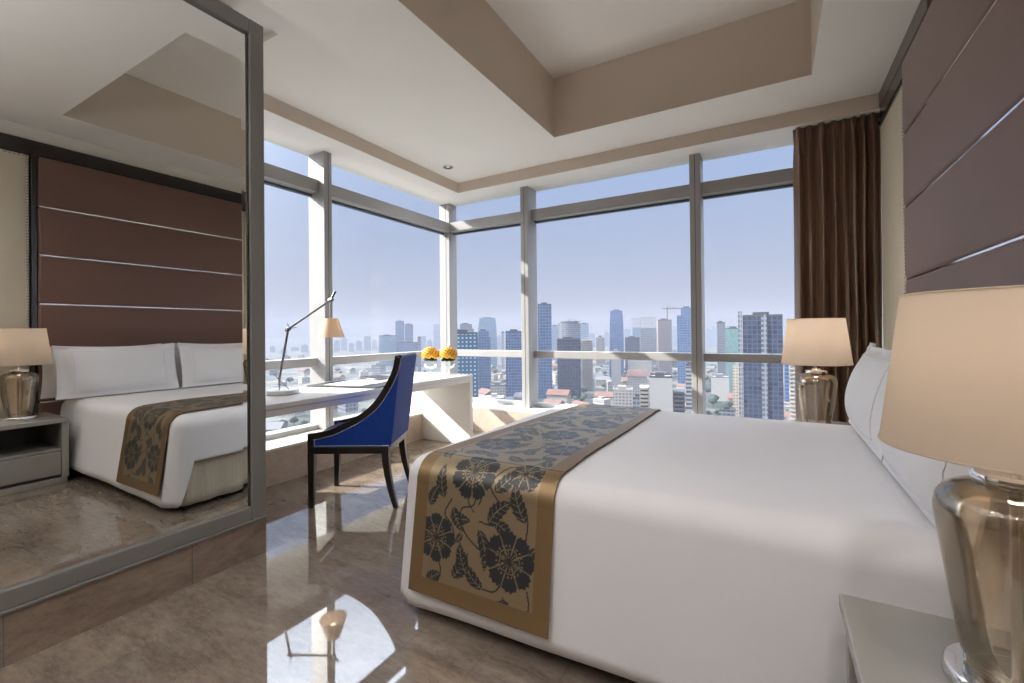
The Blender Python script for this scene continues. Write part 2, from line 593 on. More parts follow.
# ---- mirror on its marble step
YM = 1.483
b = MB().box(-2.665, -2.43, YB + 0.01, YM, 0.0, 0.193)
pl = struct(b.build('trim_3', M['plinth'], smooth=False))
WM[pl.name] = Matrix()
for y in (-0.116, 0.5, 1.116):
    MB().box(-2.435, -2.4285, y - 0.0012, y + 0.0012, 0.001, 0.1925).build('joint', M['gasket'], pl, smooth=False)
mr = thing('wall_mirror', 'huge mirror in a bronze-grey frame standing on a marble step', 'mirror', (-2.55, -0.4, 0.195))
Y0M = -2.4
fb = MB()
fb.box(-2.60, -2.424, YM - 0.082, YM, 0.196, 2.905, 0.006)
fb.build('frame_stile', M['mframe'], mr, smooth=False)
MB().box(-2.60, -2.424, Y0M, Y0M + 0.08, 0.196, 2.905, 0.006).build('frame_stile', M['mframe'], mr, smooth=False)
MB().box(-2.60, -2.424, Y0M + 0.08, YM - 0.082, 0.205, 0.278, 0.006).build('frame_rail', M['mframe'], mr, smooth=False)
MB().box(-2.60, -2.418, Y0M, YM - 0.0, 0.194, 0.206, 0.003).build('frame_lip', M['mframe'], mr, smooth=False)
MB().box(-2.60, -2.424, Y0M + 0.08, YM - 0.082, 2.822, 2.905, 0.006).build('frame_rail', M['mframe'], mr, smooth=False)
MB().box(-2.60, -2.435, YM - 0.089, YM - 0.082, 0.28, 2.822).build('inner_bead', M['dark'], mr, smooth=False)
g = MB()
ya, yb_, za, zb_ = Y0M + 0.08, YM - 0.089, 0.278, 2.822
e = 0.028
o4 = [(XM - 0.0018, ya, za), (XM - 0.0018, yb_, za), (XM - 0.0018, yb_, zb_), (XM - 0.0018, ya, zb_)]
i4 = [(XM, ya + e, za + e), (XM, yb_ - e, za + e), (XM, yb_ - e, zb_ - e), (XM, ya + e, zb_ - e)]
k4 = [(XM - 0.012, p_[1], p_[2]) for p_ in o4]
vo, vi, vk = ([g.bm.verts.new(p_) for p_ in q] for q in (o4, i4, k4))
g.bm.faces.new(vi)
g.bm.faces.new(vk[::-1])
for i in range(4):
    j = (i + 1) % 4
    g.bm.faces.new((vo[i], vo[j], vi[j], vi[i]))
    g.bm.faces.new((vk[i], vk[j], vo[j], vo[i]))
g.build('mirror_glass', M['mirror'], mr, smooth=False)

# ---- headboard wall
HB0, HB1, XH = 1.365, 3.50, 0.685
hb = thing('headboard', 'tall brown upholstered headboard of padded bands with chrome strips', 'headboard', (0.7, (HB0 + HB1) / 2, 0.0))
zs = [0.02, 0.19, 0.62, 1.055, 1.487, 1.917, 2.345, 2.79]
for i in range(len(zs) - 1):
    MB().box(XH, XW - 0.012, HB0, HB1, zs[i] + 0.005, zs[i + 1] - 0.005, 0.016, 4).build('padded_band', M['brown'], hb)
for z in zs[1:-1]:
    MB().box(XH + 0.008, XH + 0.03, HB0 + 0.002, HB1 - 0.002, z - 0.0055, z + 0.0055, 0.002).build('chrome_strip', M['chrome'], hb, smooth=False)
for y0, y1 in ((HB0 - 0.042, HB0 - 0.004), (HB1 + 0.004, HB1 + 0.03)):
    MB().box(XH + 0.03, XW - 0.012, y0, y1, 0.02, 2.80, 0.004).build('side_trim', M['dark'], hb, smooth=False)
MB().box(XW - 0.010, XW - 0.001, HB0 - 0.042, HB1 + 0.03, 0.02, 2.80).build('backing_board', M['dark'], hb, smooth=False)
co = MB().box(XW - 0.040, XW - 0.001, YB + 0.05, YF - 0.002, 2.80, 2.93, 0.005)
co.box(XW - 0.052, XW - 0.001, YB + 0.05, YF - 0.002, 2.80, 2.825, 0.004)
struct(co.build('trim_4', M['dark'], smooth=False))
struct(MB().box(XW - 0.043, XW - 0.001, 3.25, YF - 0.004, 2.932, ZC - 0.001, 0.004).build('trim_7', M['cornice'], smooth=False))


def studs(lines, r, step, plane_x, mat, name, par, nrm=(-1, 0, 0)):
    b_ = MB()
    for p0, p1 in lines:
        p0, p1 = Vector(p0), Vector(p1)
        L = (p1 - p0).length
        n_ = max(2, int(L / step))
        for i_ in range(n_ + 1):
            p_ = p0.lerp(p1, i_ / n_)
            b_.ball(p_, r, 1, (0.6, 1, 1))
        b_.tube([p0, p1], 0.0012, 6)
    return b_.build(name, mat, par)


for y0, y1, lab in ((HB1 + 0.285, YL - 0.03, 'cream fabric wall panel with nailhead border between brown headboard and curtain'),
                    (0.42, HB0 - 0.046, 'cream fabric wall panel with nailhead border behind the big lamp, seen in the mirror')):
    wp = thing('wall_panel', lab, 'wall panel', (XW, (y0 + y1) / 2, 0.02))
    MB().box(XW - 0.040, XW - 0.0015, y0, y1, 0.02, 2.79, 0.006).build('fabric_field', M['cream'], wp)
    xs = XW - 0.042
    i = 0.014
    yi = y0 + 0.022 if y0 > 2 else y1 - i
    yo = y1 if y0 > 2 else y0 + i
    studs([((xs, yi, 0.05), (xs, yi, 2.775)), ((xs, yo, 2.775), (xs, yi, 2.775))],
          0.0085, 0.025, xs, M['stud'], 'nailhead_border', wp)

# ---- bed
FLARE = 0.05
BX0, BX1, BY0, BY1, BT, BR = -1.445, 0.66, 1.495, 3.255, 0.652, 0.095
bed = thing('bed', 'king bed with beige pleated skirt standing against the brown headboard', 'bed', (-0.38, (BY0 + BY1) / 2, 0.0))
MB().box(BX0 + 0.13, 0.66, BY0 + 0.10, BY1 - 0.10, 0.06, 0.30, 0.01).build('bed_base', M['box'], bed, smooth=False)
for x in (BX0 + 0.25, 0.5):
    for y in (BY0 + 0.2, BY1 - 0.2):
        MB().lathe([(0, 0), (0.03, 0), (0.03, 0.058), (0, 0.058)], x, y, 16).build('leg', M['dark'], bed)
MB().box(BX0 + 0.10, 0.65, BY0 + 0.09, BY1 - 0.09, 0.302, BT - 0.055, 0.06, 4).build('mattress', M['linen'], bed)
# pleated skirt round foot and sides
sk = []
sx0, sy0, sy1 = BX0 + 0.052, BY0 + 0.055, BY1 - 0.055
path = []
n = 60
for i in range(n):
    path.append((0.55 + (sx0 - 0.55) * i / n, sy0, 0, -1))
for i in range(n):
    path.append((sx0, sy0 + (sy1 - sy0) * i / n, -1, 0))
for i in range(n + 1):
    path.append((sx0 + (0.55 - sx0) * i / n, sy1, 0, 1))
rows = []
for i, (x, y, nx, ny) in enumerate(path):
    r_ = []
    for j in range(6):
        zb_ = 0.035 if (nx < 0 or min(abs(i - n), abs(i - 2 * n)) < 7) else 0.11
        z = zb_ + (0.345 - zb_) * j / 5
        fl = (1 - j / 5)
        near_corner = min(abs(i - n), abs(i - 2 * n))
        q = 0.010 * math.sin(i * 0.9) * fl + (0.018 * math.sin(near_corner * 1.3) * math.exp(-near_corner * 0.5) * (0.4 + fl))
        r_.append((x + nx * (q + 0.012 * fl), y + ny * (q + 0.012 * fl), z))
    rows.append(r_)
skirt = MB().grid(rows).build('bed_skirt', M['skirt'], bed)
sm = skirt.modifiers.new('thick', 'SOLIDIFY')
sm.thickness = 0.006

# duvet
du = MB()
nx, ny = 44, 40
x0i, y0i, y1i = BX0 + BR, BY0 + BR, BY1 - BR


def top_z(x, y):
    fx = min(1, max(0, (x - x0i) / 0.25)) * min(1, max(0, (y - y0i) / 0.25)) * min(1, max(0, (y1i - y) / 0.25))
    return BT + fx * (0.006 * math.sin(3.1 * x + 1.7 * y) + 0.004 * math.sin(7.3 * x - 4.1 * y + 1))


xsg = [x0i + (BX1 - x0i) * i / nx for i in range(nx + 1)]
ysg = [y0i + (y1i - y0i) * j / ny for j in range(ny + 1)]
du.grid([[(x, y, top_z(x, y)) for y in ysg] for x in xsg])
cols = []
for x in reversed(xsg):
    cols.append((x, y0i, -PI / 2, 0.052 + 0.05 * max(0, (x - x0i) / 2.0)))
for a in range(1, 12):
    t = a / 12
    cols.append((x0i, y0i, -PI / 2 - t * PI / 2, 0.052 if t < 0.55 else 0.052 + (t - 0.55) / 0.45 * 0.283))
for y in ysg:
    cols.append((x0i, y, -PI, 0.335))
for a in range(1, 12):
    t = a / 12
    cols.append((x0i, y1i, PI - t * PI / 2, 0.052 if t > 0.45 else 0.335 - t / 0.45 * 0.283))
for x in xsg:
    cols.append((x, y1i, PI / 2, 0.052 + 0.05 * max(0, (x - x0i) / 2.0)))
rows = []
for i, (x, y, a, hem) in enumerate(cols):
    c_, s_ = math.cos(a), math.sin(a)
    r_ = []
    for q in range(0, 8):
        ph = q / 7 * PI / 2
        r_.append((x + c_ * BR * math.sin(ph), y + s_ * BR * math.sin(ph), top_z(x, y) - BR * (1 - math.cos(ph))))
    for q in range(1, 13):
        t = q / 12
        z = BT - BR + (hem - BT + BR) * t
        w = x * abs(s_) + y * abs(c_)
        f = t * (0.006 * math.sin(w * 3.2 + 0.6) + 0.003 * math.sin(w * 9.0 + 2)) * (0.35 + 0.65 * abs(s_)) + FLARE * t * max(0.15, abs(s_))
        r_.append((x + c_ * (BR + f), y + s_ * (BR + f), z))
    rows.append(r_)
du.grid(rows)
duvet = du.build('duvet', M['linen'], weld=1e-4, angle=60)
tag(duvet, 'smooth white duvet spread over the king bed, draped down its sides', 'duvet')
sm = duvet.modifiers.new('thick', 'SOLIDIFY')
sm.thickness = 0.012
sm.offset = -1

# runner -------------------------------------------------------------
RW = 0.64
step = 0.0029
hemz = 0.128
drop = BT - BR - hemz
arc = BR * PI / 2
flat = (BY1 - BY0) - 2 * BR
RL = 2 * (drop + arc) + flat
nu, nv = int(RW / step), int(RL / step)
uu = np.linspace(0, RW, nu + 1)
vv = np.linspace(0, RL, nv + 1)
U, V = np.meshgrid(uu, vv, indexing='ij')
yy = np.zeros_like(vv)
zz = np.zeros_like(vv)
OFF = 0.007
for j, v in enumerate(vv):
    if v < drop:
        yy[j], zz[j] = BY0 - OFF - (FLARE + 0.010) * (1 - v / drop), hemz + v
    elif v < drop + arc:
        ph = PI / 2 - (v - drop) / BR
        yy[j], zz[j] = BY0 + BR - (BR + OFF) * math.sin(ph), BT - BR + (BR + OFF) * math.cos(ph)
    elif v < drop + arc + flat:
        yy[j], zz[j] = BY0 + BR + (v - drop - arc), BT + OFF + 0.003
    elif v < drop + 2 * arc + flat:
        ph = (v - drop - arc - flat) / BR
        yy[j], zz[j] = BY1 - BR + (BR + OFF) * math.sin(ph), BT - BR + (BR + OFF) * math.cos(ph)
    else:
        yy[j], zz[j] = BY1 + OFF + (FLARE + 0.010) * (v - drop - 2 * arc - flat) / drop, BT - BR - (v - drop - 2 * arc - flat)
tl = np.clip((vv - drop - arc) / flat, 0, 1)
xa = -1.335 + 0.115 * tl
xb = -0.690 + 0.018 * tl
xx = xa[None, :] + (xb - xa)[None, :] * (U / RW)
zz2 = np.repeat(zz[None, :], nu + 1, 0)
intop = np.clip((yy - (BY0 + BR)) / 0.02, 0, 1) * np.clip(((BY1 - BR) - yy) / 0.02, 0, 1)
zz2 = zz2 + intop[None, :] * np.vectorize(lambda x, y: top_z(x, y) - BT)(xx, np.repeat(yy[None, :], nu + 1, 0))
verts = np.stack([xx, np.repeat(yy[None, :], nu + 1, 0), zz2], -1).reshape(-1, 3)

# the woven pattern: peonies, leaves and curling stems in dark slate on gold
mask = np.zeros_like(U)
TL = 0.62


def flower(u0, v0, R, rot):
    du_, dv_ = U - u0, V - v0
    r = np.hypot(du_, dv_)
    sel = r < R * 1.15
    th = np.arctan2(dv_[sel], du_[sel]) + rot
    rr_ = r[sel] / R
    npet = 8
    ph = (th * npet / (2 * PI)) % 1.0
    lobe = np.abs(np.sin(ph * PI))
    edge = 0.80 + 0.21 * lobe ** 0.45 + 0.03 * np.sin(th * npet * 4)
    inside = rr_ < edge
    gap = (np.minimum(ph, 1 - ph) * 2 * PI / npet * rr_ * R < 0.0022) & (rr_ > 0.22)
    ph2 = (th * 5 / (2 * PI) + 0.3) % 1.0
    inner = np.abs(rr_ - (0.36 + 0.07 * np.abs(np.sin(ph2 * PI)))) < 0.018
    ray_ = (np.abs(((th * 14 / (2 * PI)) % 1.0) - 0.5) < 0.13) & (rr_ > 0.12) & (rr_ < 0.34)
    dots = (np.abs(rr_ - 0.52) < 0.035) & (np.abs(((th * 22 / (2 * PI)) % 1.0) - 0.5) < 0.18)
    m = inside & ~gap & ~inner & ~ray_ & ~dots
    mask[sel] = np.where(inside, m.astype(float), mask[sel])


def leaf(u0, v0, L, Wd, ang, bend=0.25):
    ca, sa = math.cos(ang), math.sin(ang)
    a = ((U - u0) * ca + (V - v0) * sa) / L
    b_ = (-(U - u0) * sa + (V - v0) * ca)
    sel = (a > 0) & (a < 1)
    a_ = a[sel]
    bb = b_[sel] - bend * L * (a_ * (1 - a_)) * 1.2
    w = Wd * np.sin(PI * a_ ** 0.75) ** 0.8 * (0.84 + 0.3 * ((a_ * 6.0) % 1.0))
    inside = np.abs(bb) < w
    rib = (np.abs(bb) < 0.0016) & (a_ < 0.86)
    vein = (np.abs(((a_ * 6.0 - np.abs(bb) / Wd * 0.8) % 1.0) - 0.5) < 0.06) & (np.abs(bb) < w * 0.75)
    mask[sel] = np.where(inside, (~(rib | vein)).astype(float), mask[sel])


def stem(pts, w=0.0048):
    P = [Vector((*p_, 0)) for p_ in pts]
    prev = None
    for i_ in range(len(P) - 1):
        p0, p1, p2, p3 = P[max(i_ - 1, 0)], P[i_], P[i_ + 1], P[min(i_ + 2, len(P) - 1)]
        for s in range(9):
            t = s / 8
            q = 0.5 * ((2 * p1) + (p2 - p0) * t + (2 * p0 - 5 * p1 + 4 * p2 - p3) * t * t + (3 * p1 - p0 - 3 * p2 + p3) * t ** 3)
            if prev is not None:
                lo = min(prev.y, q.y) - 0.01
                hi = max(prev.y, q.y) + 0.01
                ja, jb = max(0, int(lo / step)), min(nv + 1, int(hi / step) + 2)
                if jb > ja:
                    Us, Vs = U[:, ja:jb], V[:, ja:jb]
                    d = q - prev
                    L2 = max(d.x * d.x + d.y * d.y, 1e-9)
                    tt = np.clip(((Us - prev.x) * d.x + (Vs - prev.y) * d.y) / L2, 0, 1)
                    dist = np.hypot(Us - prev.x - tt * d.x, Vs - prev.y - tt * d.y)
                    mask[:, ja:jb] = np.maximum(mask[:, ja:jb], (dist < w * 0.62))
            prev = q


nt = int(RL / TL) + 2
for t_ in range(nt):
    v0 = 0.03 + t_ * TL
    fl = t_ % 2 == 1

    def UU(u):
        return RW - u if fl else u

    def AA(a):
        return PI - a if fl else a

    for pts in (((0.30, 0.46), (0.30, 0.36), (0.24, 0.33), (0.26, 0.25), (0.33, 0.20)), ((0.33, 0.30), (0.40, 0.30), (0.42, 0.37), (0.37, 0.44), (0.42, 0.52)),
                ((0.19, 0.36), (0.16, 0.30), (0.20, 0.26), (0.22, 0.20)), ((0.46, 0.14), (0.42, 0.07), (0.36, 0.06)), ((0.53, 0.24), (0.54, 0.33), (0.52, 0.40)),
                ((0.13, 0.14), (0.16, 0.08), (0.14, 0.02)), ((0.42, 0.52), (0.50, 0.56), (0.52, 0.64)), ((0.12, 0.52), (0.10, 0.60), (0.16, 0.66)),
                ((0.55, 0.10), (0.56, 0.04), (0.52, -0.02)), ((0.30, 0.33), (0.27, 0.37), (0.29, 0.41), (0.33, 0.39), (0.32, 0.36))):
        stem([(UU(u), v0 + v) for u, v in pts])
    for u, v, L, Wd, a, bd in ((0.15, 0.36, 0.13, 0.026, 1.75, 0.2), (0.22, 0.07, 0.12, 0.028, 1.0, -0.2), (0.33, 0.27, 0.15, 0.026, -1.35, 0.35),
                               (0.37, 0.30, 0.14, 0.030, 0.75, 0.3), (0.53, 0.33, 0.15, 0.030, 1.95, 0.25), (0.39, 0.42, 0.13, 0.028, 0.95, -0.35),
                               (0.36, 0.06, 0.13, 0.024, 2.4, 0.3), (0.20, 0.28, 0.09, 0.022, 0.15, 0.2), (0.53, 0.44, 0.11, 0.030, 1.2, 0.2),
                               (0.10, 0.52, 0.11, 0.026, 2.0, -0.2), (0.16, 0.62, 0.10, 0.024, 0.3, 0.25), (0.44, 0.58, 0.12, 0.028, 2.5, 0.2),
                               (0.54, 0.20, 0.07, 0.020, 0.9, 0.1), (0.09, 0.02, 0.09, 0.024, 0.6, 0.2), (0.50, -0.03, 0.10, 0.026, 2.1, 0.2),
                               (0.25, 0.24, 0.05, 0.014, -2.2, 0.2), (0.28, 0.10, 0.11, 0.026, 1.9, 0.25), (0.40, 0.31, 0.10, 0.026, -0.6, 0.25),
                               (0.20, 0.33, 0.10, 0.024, -1.0, -0.2), (0.56, 0.56, 0.09, 0.024, 1.9, 0.2), (0.30, 0.60, 0.10, 0.026, 2.7, -0.2),
                               (0.08, 0.32, 0.10, 0.024, 1.1, 0.2), (0.22, -0.01, 0.09, 0.022, 2.6, 0.2), (0.40, 0.0, 0.09, 0.024, 0.5, -0.2)):
        leaf(UU(u), v0 + v, L, Wd, AA(a), -bd if fl else bd)
    flower(UU(0.47), v0 + 0.185, 0.106, 0.3 + t_)
    flower(UU(0.125), v0 + 0.20, 0.092, 1.1 + t_)
    flower(UU(0.28), v0 + 0.475, 0.102, 0.7 + t_)
    flower(UU(0.50), v0 + 0.50, 0.060, 0.2 + t_)
bw_ = 0.066
bord = ((U < bw_) | (U > RW - bw_) | (V < bw_) | (V > RL - bw_)).astype(float)
mask = mask * (1 - bord)
# a fine dark seam where the border meets the field
faces = []
idx = np.arange((nu + 1) * (nv + 1)).reshape(nu + 1, nv + 1)
q = np.stack([idx[:-1, :-1], idx[1:, :-1], idx[1:, 1:], idx[:-1, 1:]], -1).reshape(-1, 4)
me = bpy.data.meshes.new('bed_runner')
me.vertices.add(len(verts))
me.vertices.foreach_set('co', verts.astype(np.float32).ravel())
me.loops.add(q.size)
me.loops.foreach_set('vertex_index', q.astype(np.int32).ravel())
me.polygons.add(len(q))
me.polygons.foreach_set('loop_start', np.arange(0, q.size, 4, dtype=np.int32))
me.polygons.foreach_set('use_smooth', np.ones(len(q), dtype=bool))
me.update(calc_edges=True)
ca = me.color_attributes.new('pattern', 'FLOAT_COLOR', 'POINT')
colr = np.stack([mask, bord, np.zeros_like(mask), np.ones_like(mask)], -1).reshape(-1)
ca.data.foreach_set('color', colr.astype(np.float32))
me.materials.append(M['runner'])
runner = bpy.data.objects.new('bed_runner', me)
COL.objects.link(runner)
tag(runner, 'gold bed runner with dark peony pattern laid across the white duvet', 'bed runner')
sm = runner.modifiers.new('thick', 'SOLIDIFY')
sm.thickness = 0.004
sm.offset = 1


# pillows -------------------------------------------------------------
def pillow(name, label, cy_, w, h, T, base, lean, border):
    """a stuffed pillow with a flat flange, leaning on the headboard; base = (x, z) of its lower edge"""
    b_ = MB()
    n_ = 30
    fr = 0.88
    sgn = {}

    def pos(a, c_, side):
        # a across, c up in -1..1
        ua, uc = min(1, abs(a) / fr), min(1, abs(c_) / fr)
        th = T * (max(0, 1 - ua ** 3.2) ** 0.6) * (max(0, 1 - uc ** 2.6) ** 0.6)
        th += 0.0045
        th += 0.006 * math.sin(5 * a + 3 * c_) * (th / T)
        pull = 1 - 0.045 * (abs(c_) ** 2) * (1 - a * a) * 0
        yy_ = cy_ + a * w / 2 * (1 - 0.035 * (1 - c_ * c_))
        up = (c_ + 1) / 2 * h * (1 - 0.05 * (1 - a * a) * max(0, c_))
        nx_, nz_ = -math.cos(lean), math.sin(lean)
        X = base[0] + up * math.sin(lean) + side * th * nx_
        Z = base[1] + up * math.cos(lean) + side * th * nz_
        if up > 0.3 * h:
            X += 0.015 * math.sin(9 * a) * (abs(c_) > 0.9)
        return (X, yy_, Z)

    for side in (1, -1):
        b_.grid([[pos(-1 + 2 * i_ / n_, -1 + 2 * j_ / n_, side) for j_ in range(n_ + 1)] for i_ in range(n_ + 1)])
    # close the thin flange edge
    rim = [(-1, -1 + 2 * j_ / n_) for j_ in range(n_)] + [(-1 + 2 * j_ / n_, 1) for j_ in range(n_)] + [(1, 1 - 2 * j_ / n_) for j_ in range(n_)] + [(1 - 2 * j_ / n_, -1) for j_ in range(n_)]
    b_.grid([[pos(a, c_, 1), pos(a, c_, -1)] for a, c_ in rim], closed_u=True)
    root = b_.build(name, M['pillow'], None, weld=1e-5, angle=70)
    tag(root, label, 'pillow')
    WM[root.name] = Matrix()
    if border:
        s_ = MB()
        e_ = 0.76
        loop = []
        for (a0, c0), (a1, c1) in (((-e_, -e_), (-e_, e_)), ((-e_, e_), (e_, e_)), ((e_, e_), (e_, -e_)), ((e_, -e_), (-e_, -e_))):
            for i_ in range(60):
                t_ = i_ / 60
                wob = 0.007 * math.sin(t_ * 60 * PI / 3)
                a, c_ = a0 + (a1 - a0) * t_, c0 + (c1 - c0) * t_
                k_ = 0.012 / w * 2
                loop.append(pos(a + (wob * 0.5 if a0 == a1 else 0), c_ + (wob * 0.8 if c0 == c1 else 0), 1.0))
        loop.append(loop[0])
        s_.tube(loop, 0.0017, 5)
        s_.build('embroidered_border', M['stitch'], root)
    return root


pz = BT + 0.008
pillow('pillow', 'plump white pillow with embroidered border, front row by the near bed edge', 1.845, 0.92, 0.47, 0.082, (0.378, pz), 0.21, True)
pillow('pillow', 'plump white pillow with embroidered border, front row at the curtain side', 2.785, 0.91, 0.47, 0.082, (0.378, pz), 0.21, True)
pillow('pillow', 'plain white pillow tucked behind the near front pillow against headboard', 1.80, 0.90, 0.455, 0.050, (0.612, pz), 0.02, False)
pillow('pillow', 'plain white pillow tucked behind the front pillow at the curtain side', 2.80, 0.90, 0.455, 0.050, (0.612, pz), 0.02, False)


# ---- nightstands and their lamps
def nightstand(y0, y1, label):
    x0, x1, h = 0.150, 0.678, 0.53
    r = thing('nightstand', label, 'nightstand', ((x0 + x1) / 2, (y0 + y1) / 2, 0))
    t_ = 0.035
    MB().box(x0 - 0.012, x1, y0 - 0.004, y1 + 0.004, h - t_, h, 0.004).build('top', M['ns'], r, smooth=False)
    for ya_, yb2 in ((y0, y0 + 0.045), (y1 - 0.045, y1)):
        MB().box(x0, x1, ya_, yb2, 0.05, h - t_ - 0.0005, 0.003).build('side_panel', M['ns'], r, smooth=False)
    MB().box(x1 - 0.02, x1, y0 + 0.0455, y1 - 0.0455, 0.05, h - t_ - 0.001, 0.002).build('back_panel', M['ns_in'], r, smooth=False)
    MB().box(x0 + 0.02, x1 - 0.021, y0 + 0.0455, y1 - 0.0455, 0.265, 0.285, 0.002).build('shelf', M['ns'], r, smooth=False)
    MB().box(x0 + 0.004, x0 + 0.024, y0 + 0.048, y1 - 0.048, 0.075, 0.262, 0.003).build('drawer_front', M['ns'], r, smooth=False)
    MB().box(x0 + 0.03, x1 - 0.022, y0 + 0.047, y1 - 0.047, 0.052, 0.07, 0.002).build('floor_panel', M['ns_in'], r, smooth=False)
    MB().box(x0 + 0.008, x1 - 0.008, y0 + 0.008, y1 - 0.008, 0.0, 0.0495, 0.002).build('base', M['ns'], r, smooth=False)
    return r


nightstand(0.76, 1.405, 'grey-green nightstand between camera and bed, open shelf over a drawer')
nightstand(3.375, 4.0, 'grey-green nightstand at the curtain side, mostly hidden behind the bed')


def table_lamp(x, y, z, label, power):
    r = thing('table_lamp', label, 'lamp', (x, y, z))
    # chrome foot
    MB().lathe([(0, z + 0.001), (0.098, z + 0.001), (0.102, z + 0.006), (0.102, z + 0.026), (0.098, z + 0.031), (0.072, z + 0.033), (0.0, z + 0.033)], x, y, 64).build('foot', M['chrome'], r)
    # blown glass body: narrow foot, wide shoulder, flat neck
    KB = 1.06
    prof = [(0.060, 0.034), (0.068, 0.040), (0.071, 0.055), (0.078, 0.10), (0.086, 0.16), (0.094, 0.22), (0.101, 0.275), (0.106, 0.312), (0.1065, 0.328),
            (0.103, 0.350), (0.093, 0.365), (0.075, 0.376), (0.052, 0.383), (0.040, 0.386)]
    prof = [(a * KB, b_) for a, b_ in prof]
    outer = [(a, z + b_) for a, b_ in prof]
    inner = [(a - 0.004, z + b_ + (0.003 if i < 2 else -0.002)) for i, (a, b_) in enumerate(prof)]
    body = MB().lathe(outer + inner[::-1], x, y, 72).build('glass_body', M['amber'], r)
    MB().lathe([(0.0, z + 0.385), (0.058, z + 0.385), (0.060, z + 0.389), (0.060, z + 0.400), (0.056, z + 0.405), (0.026, z + 0.408), (0.022, z + 0.413), (0.012, z + 0.416), (0, z + 0.416)], x, y, 48).build('neck_cap', M['chrome'], r)
    MB().tube([(x, y, z + 0.033), (x, y, z + 0.385)], 0.009, 16).build('inner_stem', M['chrome_dark'], r)
    MB().tube([(x, y, z + 0.410), (x, y, z + 0.515)], 0.0065, 16).build('stem', M['chrome'], r)
    MB().lathe([(0, z + 0.505), (0.017, z + 0.505), (0.017, z + 0.555), (0, z + 0.555)], x, y, 24).build('socket', M['chrome_dark'], r)
    # tapered drum shade, open at both ends
    zb0, zb1, r0, r1 = z + 0.445, z + 0.734, 0.193, 0.157
    sh = MB().lathe([(r0, zb0), (r0 * 0.5 + r1 * 0.5, (zb0 + zb1) / 2), (r1, zb1), (r1 - 0.002, zb1), (r0 * 0.5 + r1 * 0.5 - 0.002, (zb0 + zb1) / 2), (r0 - 0.002, zb0), (r0, zb0)], x, y, 96).build('lamp_shade', M['shade'], r)
    for rr_, zz_ in ((r0, zb0), (r1, zb1)):
        MB().tube([(x + rr_ * math.cos(a * PI / 36), y + rr_ * math.sin(a * PI / 36), zz_) for a in range(73)], 0.0022, 6, caps=False).build('rim', M['shade'], sh)
    sp_ = MB()
    for a in range(3):
        ca_, sa_ = math.cos(a * 2 * PI / 3), math.sin(a * 2 * PI / 3)
        sp_.tube([(x, y, z + 0.70), (x + (r1) * ca_, y + (r1) * sa_, zb1 - 0.006)], 0.0018, 6)
    sp_.tube([(x, y, z + 0.52), (x, y, z + 0.715)], 0.0022, 8)
    sp_.build('spider', M['chrome_dark'], sh)
    MB().ball((x, y, z + 0.60), 0.03, 3, (1, 1, 1.25)).build('bulb', M['bulb'], r)
    ld = bpy.data.lights.new('bulb_light', 'POINT')
    ld.energy = power
    ld.color = (1.0, 0.89, 0.77)
    ld.shadow_soft_size = 0.035
    lo = bpy.data.objects.new('bulb_light', ld)
    COL.objects.link(lo)
    lo.parent = r
    lo.location = (0, 0, 0.66)
    return r


table_lamp(0.38, 1.17, 0.53, 'large amber-glass table lamp with tan shade standing in front of the bed', 0.5)
table_lamp(0.240, 3.50, 0.53, 'amber-glass table lamp with pale shade beyond the bed by the curtain', 2.6)

# ---- curtain
rows = []
nz_ = 60
nxx = 300
for i in range(nxx + 1):
    t = i / nxx
    r_ = []
    for j in range(nz_ + 1):
        h = j / nz_
        z = 0.02 + (ZS - 0.021) * h
        top = max(0, (h - 0.90) / 0.10)
        ph = t * 2 * PI * 8.3 + 1.3 * math.sin(t * 8 + 0.4) + 0.45 * math.sin(h * 3.3 + t * 4) + 0.25 * math.sin(h * 7 + t * 11)
        A = (0.047 + 0.016 * math.sin(t * 15 + 1 + 1.2 * h)) * (1 - 0.55 * top)
        sn = math.sin(ph)
        wv = math.copysign(abs(sn) ** 0.75, sn)
        x = 0.172 + 0.600 * t + 0.016 * math.sin(2 * ph) * (1 - top) + 0.010 * (1 - h) * math.sin(t * 6)
        x += 0.006 * math.sin(h * 9 + t * 7) * math.sin(PI * t)
        y = 4.606 + A * wv + 0.007 * math.sin(2.7 * ph + h * 5) * (1 - top) + 0.010 * top * math.sin(t * 2 * PI * 34)
        r_.append((x, y, z))
    rows.append(r_)
cur = MB().grid(rows).build('curtain', M['curtain'], angle=80)
tag(cur, 'brown pleated curtain hanging floor length beside the back window', 'curtain')
sm = cur.modifiers.new('thick', 'SOLIDIFY')
sm.thickness = 0.003

# ---- desk along the left window
DX0, DX1, DY0, DY1 = -3.66, -2.78, 1.50, 3.975
dk = thing('desk', 'long white desk with panel end running along the left window', 'desk', (-3.2, 2.3, 0.0))
MB().box(DX0, DX1, DY0, DY1, 0.716, 0.75, 0.003).build('desk_top', M['desk'], dk, smooth=False)
MB().box(DX0 + 0.02, DX1 - 0.010, DY0, DY1 - 0.05, 0.668, 0.7135, 0.003).build('apron', M['desk'], dk, smooth=False)
MB().box(XL + 0.003, DX1 - 0.002, DY1 - 0.05, DY1, 0.001, 0.715, 0.003).build('end_panel', M['desk'], dk, smooth=False)
MB().box(DX0, XL + 0.002, DY1 - 0.05, DY1, ZL + 0.001, 0.715, 0.003).build('end_panel', M['desk'], dk, smooth=False)
MB().box(XL + 0.003, DX1 - 0.002, DY0, DY0 + 0.05, 0.001, 0.667, 0.003).build('end_panel', M['desk'], dk, smooth=False)

